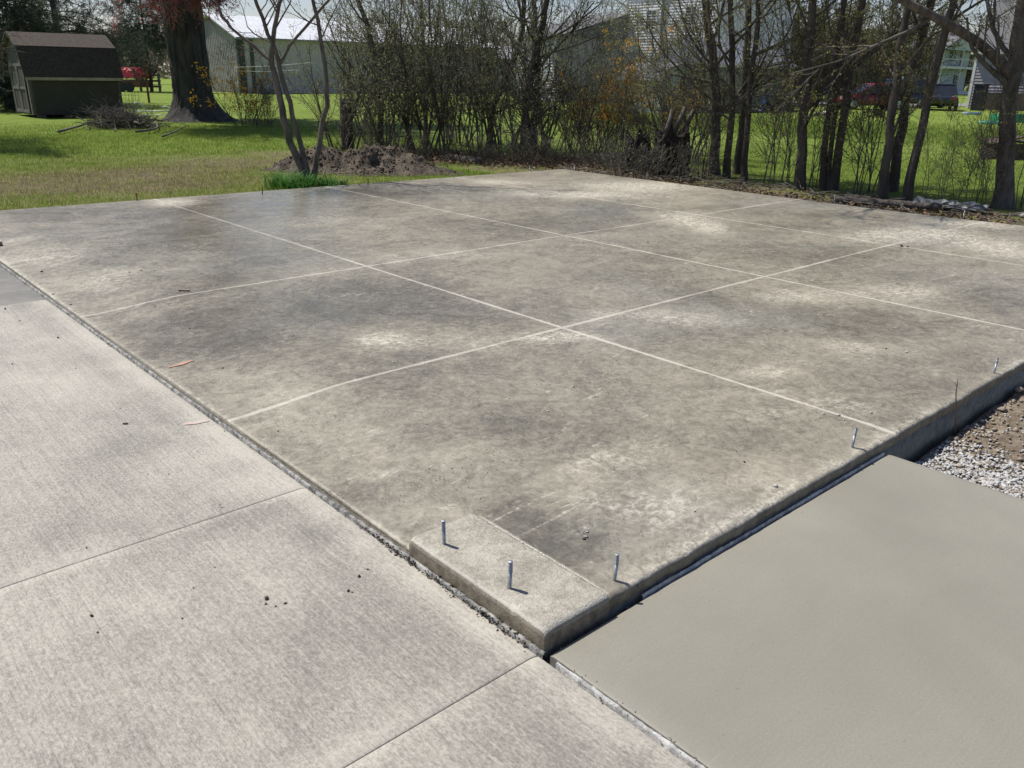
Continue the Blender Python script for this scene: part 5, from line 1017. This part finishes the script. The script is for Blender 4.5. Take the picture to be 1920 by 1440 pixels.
# ---- porch house and dark sided house at right
pc = gp(1790, 180, -.1); pxl, pyl = gp(1757, 178, -.1)[:2]; ph = empty('porch_house', (0, 0, 0), 'pale two storey house with a columned porch and balcony at far right', 'house')
base = gp(1757, 178, -.1); Yp = base[1]; x_l = xon(1757, Yp, 178); x_r = xon(1826, Yp, 178); zz = lambda py, b_=base: vp(1790, py, gp(1790, 178.6, -.1))[2]
PB = simple('shaded_white_siding', (.50, .55, .58), (.44, .49, .52), 2, .5)  # white siding with the blue of its shade in the colour
z_b = zz(172); z_m = zz(124); z_t = zz(92); z_a = zz(58)
b = MB(); b.box(x_l, x_r, Yp+1.6, Yp+8, -.1, z_t); part(b, 'wall', PB, ph); siding(ph, 'siding', PB, 'y', Yp+1.59, x_l, x_r, .2, z_t, .22, -1, .03)
b = MB(); b.box(x_l-.2, x_r, Yp, Yp+1.55, -.1, z_b); part(b, 'porch_floor', WHITE, ph); b = MB(); b.box(x_l-.2, x_r, Yp-.05, Yp+1.55, z_m-.28, z_m); part(b, 'balcony_floor', WHITE, ph)
b = MB(); b.prism([(x_l-.5, z_t+.01), (x_r+.6, z_t+.01), ((x_l+x_r)/2, z_a-.25)], 1, Yp+.1, Yp+8); part(b, 'gable', PB, ph)
mid_ = (x_l+x_r)/2
for (xa_, za_, xb_, zb_) in ((x_l-.8, z_t-.15, mid_, z_a), (mid_, z_a, x_r+.9, z_t-.15)): b = MB(); b.prism([(xa_, za_), (xb_, zb_), (xb_, zb_+.2), (xa_, za_+.2)], 1, Yp-.3, Yp+8.2); part(b, 'roof', SHING, ph)
for x_ in (x_l, mid_, x_r-.15):
    b = MB(); b.box(x_-.09, x_+.09, Yp, Yp+.18, z_b, z_m-.28); part(b, 'column', WHITE, ph); b = MB(); b.box(x_-.08, x_+.08, Yp, Yp+.16, z_m, z_t); part(b, 'column', WHITE, ph)
for k in range(2):
    b = MB(); xa_ = x_l if k == 0 else mid_; xb_ = mid_ if k == 0 else x_r-.1; b.box(xa_+.1, xb_-.1, Yp+.04, Yp+.1, z_m+.85, z_m+.93)
    for j in range(9): t = xa_+.15+(xb_-xa_-.3)*j/8; b.box(t-.02, t+.02, Yp+.05, Yp+.09, z_m, z_m+.85)
    part(b, 'railing', WHITE, ph)
for f_ in (.25, .75):
    window(ph, 'y', Yp+1.56, x_l+(x_r-x_l)*f_, z_b+.55, 1.0, 1.5, -1); window(ph, 'y', Yp+1.56, x_l+(x_r-x_l)*f_, z_m+.15, .9, 1.9, -1)
    for s in (-1, 1): b = MB(); b.box(x_l+(x_r-x_l)*f_+s*.78-.14, x_l+(x_r-x_l)*f_+s*.78+.14, Yp+1.50, Yp+1.55, z_b+.5, z_b+2.1); part(b, 'shutter', simple('dark_shutter', (.04, .05, .06)) if f_ < .5 and s < 0 else bpy.data.materials['dark_shutter'], ph)
dc = gp(1812, 203, -.1); dx_, dy_ = dc[0], dc[1]
# this house shows one wall square-on; it runs along the x direction's partner: keep it aligned with the street
dh = empty('grey_house', (dc[0], dc[1], 0), 'grey lap sided house with a steep grey roof at the right edge', 'house', None, R(-90))
hh_ = vp(1812, 97, dc)[2]; W_ = 9.5
b = MB(); b.box(0, W_, .03, 7, -.15, hh_); part(b, 'wall', SIDG, dh); siding(dh, 'siding', SIDG, 'y', 0, .1, W_, -.05, hh_, .19, -1, .05)
b = MB(); b.box(-.05, .12, -.06, -.0, -.1, hh_); part(b, 'corner_board', WHITE, dh)
b = MB(); b.prism([(-.28, hh_-.12), (8, hh_-.12), (8, hh_-.1+.2), (3.5, hh_+5.0), (-.28, hh_+.02)], 0, -.25, W_+.3); part(b, 'roof', SHING, dh)
b = MB(); b.box(-.25, W_+.3, -.38, -.285, hh_-.16, hh_-.02); part(b, 'gutter', WHITE, dh)
window(dh, 'y', 0, 5.0, 1.2, 1.2, 1.6, -1)
b = MB(); b.box(1.0, 6.5, -1.6, -.3, -.1, .95); o = tag(b.build('planter_wall', simple('dark_planter', (.045, .035, .03), (.08, .06, .05), 4, .9, .6, 12)), 'dark low planter box against the grey house', 'planter'); o.matrix_world = dh.matrix_basis @ Matrix.Translation((0, -.1, 0))
b = MB(); b.box(-.35, .35, -.3, .3, 0, 1.5); b.box(-.4, .4, -.35, .35, 1.5, 1.58); o = tag(b.build('chest_bin', simple('bin_black', (.025, .025, .028), None, 3, .5)), 'tall black bin at the corner of the grey house', 'bin'); o.location = gp(1832, 207, -.1)

# ---- cars
def car(loc, rz, m, label, L=4.7, Wd=1.82, Hh=1.45, suv=False):
    root = empty('parked_car', loc, label, 'car', 'cars parked beyond the lawn', rz); gnd = .22
    # lower body: stations along x with section outline
    st = [(-.5, .55, .72, .80), (-.47, .28, .86, .93), (-.38, .24, .93, 1), (-.2, .22, .95, 1), (.1, .22, .93, 1), (.3, .22, .90, 1), (.42, .24, .78 if not suv else .88, .98), (.48, .28, .68 if not suv else .8, .9), (.5, .42, .58, .78)]
    V = []; n = 8
    for (x, zb, zt, wf) in st:
        w2 = Wd/2*wf; V += [(x*L, -w2*.92, zb), (x*L, -w2, zb+.18*(zt-zb)), (x*L, -w2, zb+.75*(zt-zb)), (x*L, -w2*.90, zt), (x*L, w2*.90, zt), (x*L, w2, zb+.75*(zt-zb)), (x*L, w2, zb+.18*(zt-zb)), (x*L, w2*.92, zb)]
    F = [(i*n+k, i*n+(k+1) % n, (i+1)*n+(k+1) % n, (i+1)*n+k) for i in range(len(st)-1) for k in range(n)]+[tuple(range(n))[::-1], tuple(range((len(st)-1)*n, len(st)*n))]
    b = MB(); b.add(V, F); o = part(b, 'body', m, root, smooth=False); o.modifiers.new('s', 'SUBSURF').levels = 2; o.modifiers['s'].render_levels = 2; o.data.polygons.foreach_set('use_smooth', [True]*len(o.data.polygons))
    g = [(-.46 if suv else -.34, .9, 0), (-.42 if suv else -.24, Hh, 1), (.04, Hh+.02, 1), (.24, .92, 0)]; b = MB(); V = []
    for x, z, t in g: w2 = Wd/2*(.88 if not t else .70); V += [(x*L, -w2, z), (x*L, w2, z)]
    b.add(V, [(0, 2, 4, 6), (7, 5, 3, 1), (0, 1, 3, 2), (4, 5, 7, 6), (2, 3, 5, 4), (0, 6, 7, 1)]); cabin = part(b, 'windows', GLASS, root)
    b = MB(); w2 = Wd/2*.71; b.add([(g[1][0]*L-.05, -w2, Hh-.01), (g[2][0]*L+.05, -w2, Hh+.0), (g[2][0]*L+.05, w2, Hh), (g[1][0]*L-.05, w2, Hh-.01), (g[1][0]*L+.05, -w2*.9, Hh+.06), (g[2][0]*L-.05, -w2*.9, Hh+.07), (g[2][0]*L-.05, w2*.9, Hh+.07), (g[1][0]*L+.05, w2*.9, Hh+.06)], [(4, 5, 6, 7), (0, 1, 5, 4), (1, 2, 6, 5), (2, 3, 7, 6), (3, 0, 4, 7)]); part(b, 'roof', m, root)
    for s in (-1, 1):
        for (xa_, za_, xb_, zb_) in ((g[0][0], .9, g[1][0], Hh), (-.12, .93, -.11, Hh), (g[3][0], .92, g[2][0], Hh)):
            b = MB(); b.tube([(xa_*L, s*Wd/2*.885, za_), (xb_*L, s*Wd/2*.71, zb_)], .045, 6); part(b, 'pillar', m, root)
        for wxp in (-.30, .31):
            b = MB(); b.tube([(wxp*L, s*Wd/2*.86, .33), (wxp*L, s*Wd/2*1.02, .33)], .33, 22); w_ = part(b, 'wheel', bpy.data.materials.get('car_tyre') or simple('car_tyre', (.02, .02, .02)), root, smooth=False)
            b = MB(); b.tube([(wxp*L, s*Wd/2*1.021, .33), (wxp*L, s*Wd/2*1.03, .33)], .21, 18)
            for k in range(5): a = k*2*math.pi/5; b.tube([(wxp*L, s*Wd/2*1.035, .33), (wxp*L+.2*math.cos(a), s*Wd/2*1.035, .33+.2*math.sin(a))], .03, 5)
            part(b, 'rim', bpy.data.materials.get('alloy') or simple('alloy', (.6, .61, .63), None, 3, .3, metal=.6), w_)
        b = MB(); b.box(.44*L, .475*L, s*Wd*.32-.14, s*Wd*.32+.14, .60, .72); part(b, 'headlight', bpy.data.materials.get('lamp_glass') or simple('lamp_glass', (.7, .72, .74), None, 3, .15), root)
        b = MB(); b.box(-.495*L, -.475*L, s*Wd*.32-.14, s*Wd*.32+.14, .64, .78); part(b, 'tail_light', bpy.data.materials.get('tail_red') or simple('tail_red', (.4, .02, .02), None, 3, .2), root)
        b = MB(); b.box(.12*L, .16*L, s*Wd*.5-.08+s*.06, s*Wd*.5+.08+s*.06, .92, 1.04); part(b, 'mirror', m, root)
    return root
yawr = math.atan2(rh[1], rh[0])
RED = simple('maroon_car_paint', (.30, .025, .03), (.24, .02, .026), 2, .22, spec=.7); NAVY = simple('navy_car_paint', (.03, .05, .12), (.02, .035, .09), 2, .2, spec=.7); BLK = simple('dark_car_paint', (.02, .022, .028), None, 2, .22, spec=.7)
q = gp(1628, 205, -.1); car((q[0], q[1], -.1), yawr+math.pi+R(6), RED, 'maroon saloon parked beyond the lawn, partly behind the trio of trunks')
q = gp(1712, 201, -.1); car((q[0], q[1], -.1), yawr+R(8), NAVY, 'dark blue car with a tall roof behind the maroon saloon', 4.6, 1.85, 1.72, True)
q = gp(1757, 206, -.1); car((q[0], q[1]-0, -.1), yawr+R(70), BLK, 'black car nose on, before the porch house', 4.5, 1.82, 1.5)
# small white sign on the car roof line: roof topper post
q = gp(1684, 190, -.1); b = MB(); t_ = vp(1684, 150, q)[2]; b.tube([q, q+[0, 0, t_+.1]], .05, 8); b.box(q[0]-.18, q[0]+.18, q[1]-.05, q[1]+.05, t_-.1, t_+.32); tag(b.build('white_post', WHITE), 'short white post with a square head behind the cars', 'post')
# yard hydrant
q = gp(1523, 197, -.1); hy_ = empty('hydrant', q, 'little yellow fire hydrant beyond the lone trunk', 'hydrant'); YE = simple('hydrant_yellow', (.75, .42, .03), None, 4, .5)
b = MB(); b.tube([(0, 0, 0), (0, 0, .08), (0, 0, .081), (0, 0, .62), (0, 0, .63), (0, 0, .68), (0, 0, .80)], [.17, .17, .12, .12, .16, .16, .05], 14); part(b, 'barrel', YE, hy_, smooth=False)
for s in (-1, 1): b = MB(); b.tube([(0, 0, .48), (s*.2*rh[0], s*.2*rh[1], .48)], .06, 10); part(b, 'nozzle', YE, hy_)
# road and far pavement
ROADM = simple('far_road', (.26, .25, .24), (.20, .195, .19), 2, .85, obj=False)
q = gp(1600, 196, -.1); b = MB(); dv = np.array([rh[0], rh[1], 0]); nv = np.array([fh[0], fh[1], 0]); ctr = np.array([q[0], q[1], -.06])
b.add([ctr+dv*-9-nv*1.2, ctr+dv*14-nv*1.2, ctr+dv*14+nv*7, ctr+dv*-9+nv*7], [(0, 1, 2, 3)]); o = b.build('parking_lane', ROADM); o['kind'] = 'structure'
# stones edge and dirt strip by lawn
rng = np.random.RandomState(44)
for k, (px, py) in enumerate(((1522, 219), (1533, 217), (1546, 216))):
    o = rocks('edging_stone', np.zeros((1, 3)), np.array([.28]), np.random.RandomState(60+k), GRAVEL, kind=None, flat=.5); o.location = gp(px, py, -.1)+[0, 0, .08]; tag(o, ['pale edging stone behind the lone trunk, leftmost', 'pale edging stone behind the lone trunk, middle of three', 'pale edging stone behind the lone trunk, rightmost'][k], 'stone', 'pale edging stones')
# green play boat/pool lids on the lawn
q = gp(1862, 229, -.1); GRN = simple('green_plastic', (.02, .34, .16), (.03, .42, .22), 2, .35)
def lid(px, py, L_, W_l, h, m, label):
    q = gp(px, py, -.1); b = MB(); N = 20; V = []
    for (f1, z) in ((1, 0), (1.04, h*.6), (1, h), (.86, h), (.8, h*.35)):
        for k in range(N): a = 2*math.pi*k/N; V.append((L_/2*f1*math.copysign(abs(math.cos(a))**.6, math.cos(a)), W_l/2*f1*math.copysign(abs(math.sin(a))**.6, math.sin(a)), z))
    b.add(V, [(r_*N+k, r_*N+(k+1) % N, (r_+1)*N+(k+1) % N, (r_+1)*N+k) for r_ in range(4) for k in range(N)]+[tuple(range(4*N, 5*N))]); o = b.build('sandbox', m); o.location = (q[0], q[1], -.09); o.rotation_euler = (0, 0, yawr); return tag(o, label, 'sandbox')
lid(1900, 229, 1.9, 1.2, .32, GRN, 'bright green plastic sandbox shell on the lawn at right edge'); lid(1862, 233, 1.1, .7, .12, simple('mint_plastic', (.16, .50, .36), (.25, .58, .45), 5, .4), 'flat mint green plastic lid beside the sandbox'); lid(1822, 215, .9, .6, .12, simple('pale_blue_plastic', (.35, .45, .58), None, 5, .4), 'pale blue plastic tub on the lawn by the grey house')
# dark wooden box with tilted lid
q = gp(1885, 297, -.1); wb_ = empty('wooden_box', (q[0], q[1], -.1), 'dark brown wooden box with broken lid behind the forked tree', 'wooden box', None, yawr); WD = simple('dark_brown_wood', (.07, .045, .035), (.12, .08, .06), 9, .9, .5, 20)
for k in range(4): b = MB(); b.box(-.42+k*.30, -.13+k*.30, -.3, -.27, 0, .34+.01*k); part(b, 'board', WD, wb_)
for s in (-.42, .77): b = MB(); b.box(s-.015, s+.015, -.268, .3, 0, .33); part(b, 'end_board', WD, wb_)
b = MB(); b.add([(-.5, -.36, .34), (.15, -.36, .50), (.15, .3, .52), (-.5, .3, .36), (-.5, -.36, .37), (.15, -.36, .53), (.15, .3, .55), (-.5, .3, .39)], [(0, 1, 2, 3), (7, 6, 5, 4), (0, 4, 5, 1), (2, 6, 7, 3), (0, 3, 7, 4), (1, 5, 6, 2)]); part(b, 'lid', WD, wb_)
b = MB(); b.box(.17, .85, -.36, .3, .37, .41); part(b, 'lid', WD, wb_)
for k in range(5): b = MB(); b.tube([(-.75+.04*k, -.3+.1*k, .03+.035*k), (-.38, -.25+.1*k, .06+.05*k)], .03, 6); tag(b.build('split_log', BARK_G, None), None, None).parent = wb_

# ------------------------------------------------------------------ far trees
def far_tree(label, seed, H, n2, n3, leafn, mats, leaf, spreadr=.35):
    return make_shrub('far_tree', label, 'tree', 5, H, seed, n2, n3, leafn, mats, spreadr, leaf, 'trees beyond the houses', .3, .16, .06, wob=.08)
HZ = leafmat('spring_haze_leaf', (.16, .17, .06), (.26, .25, .11), .4, 2); OLV = leafmat('olive_leaf', (.10, .10, .035), (.19, .17, .07), .4, 2); RUS = leafmat('russet_leaf', (.26, .11, .055), (.36, .17, .09), .3, 2); GRB = leafmat('grey_brush', (.17, .145, .12), (.25, .22, .18), .2, 2)
ft = [far_tree('', 140, 11, 200, 1800, 4500, (TWIG_G, HZ), .30), far_tree('', 141, 10, 260, 2600, 7000, (TWIG_G, OLV), .26), far_tree('', 142, 4.5, 220, 1800, 5000, (TWIG, RUS), .16, .5), far_tree('', 143, 3.6, 200, 1600, 4500, (TWIG_G, GRB), .15, .5)]
FT = [(0, 1800, 176, 1.0, 'hazy yellow green tree rising above the porch house roof'), (0, 1850, 172, 1.1, 'hazy yellow green tree behind the steep grey roof'), (1, 1740, 176, .9, 'bare olive tree behind the parked cars'), (1, 1690, 178, 1.0, 'bare olive tree above the maroon car roof'), (1, 1640, 180, .95, 'bare olive tree left of the maroon car'),
      (1, 1570, 178, 1.0, 'olive tree beyond the middle cluster of trunks'), (1, 1500, 177, 1.0, 'olive tree beyond the lone trunk'), (0, 1440, 172, 1.1, 'yellow green tree behind the outbuilding'), (2, 1640, 184, 1.0, 'russet shrubbery left of the red car'), (2, 1590, 185, .9, 'russet shrubbery at the nose of the maroon saloon'),
      (2, 1500, 186, .9, 'russet shrubbery beyond the lone trunk'), (3, 225, 158, 1.3, 'grey brushy shrub behind the red tarp'), (3, 262, 158, 1.5, 'grey brushy shrub left of the pole barn'), (3, 190, 158, 1.4, 'grey brushy shrub behind the shed'), (0, 60, 150, 1.0, 'distant tree left of the shed roof'), (1, 700, 152, 1.2, 'tree behind the white barn roof'),
      (1, 900, 155, 1.2, 'tree beyond the right end of the barn'), (0, 1110, 160, 1.1, 'tree beyond the dark house wall'), (1, 1480, 190, .62, 'olive bushy tree at the right end of the outbuilding'), (1, 1610, 188, .6, 'dense olive bush between trunks and cars'), (1, 1540, 190, .55, 'dense olive bush beyond the middle cluster')]
used = set()
for i, (t, px, py, s, lb) in enumerate(FT):
    q = gp(px, py, -.1); q[2] = -.1
    if t not in used: r_ = ft[t]; r_.location = q; r_.scale = (s, s, s); used.add(t)
    else: r_ = copy_tree(ft[t], q, i*1.7, s)
    r_['label'] = lb
# wood closing the horizon
rng = np.random.RandomState(77); parts = []; n = 60000
a = rng.uniform(YAW-1.3, YAW+1.3, n); rr_ = rng.uniform(170, 220, n); hgt = 5+5*(fbm(a*22, a*0+3, 4)+.5)
p = np.c_[np.cos(a)*rr_, np.sin(a)*rr_, rng.uniform(-.5, 1, n)**1*hgt]; v, f = leaves(p, 1.3, rng, .6); tag(mesh_np('distant_wood', v, f, GRB), 'grey brown spring wood closing the horizon', 'wood', kind='stuff')
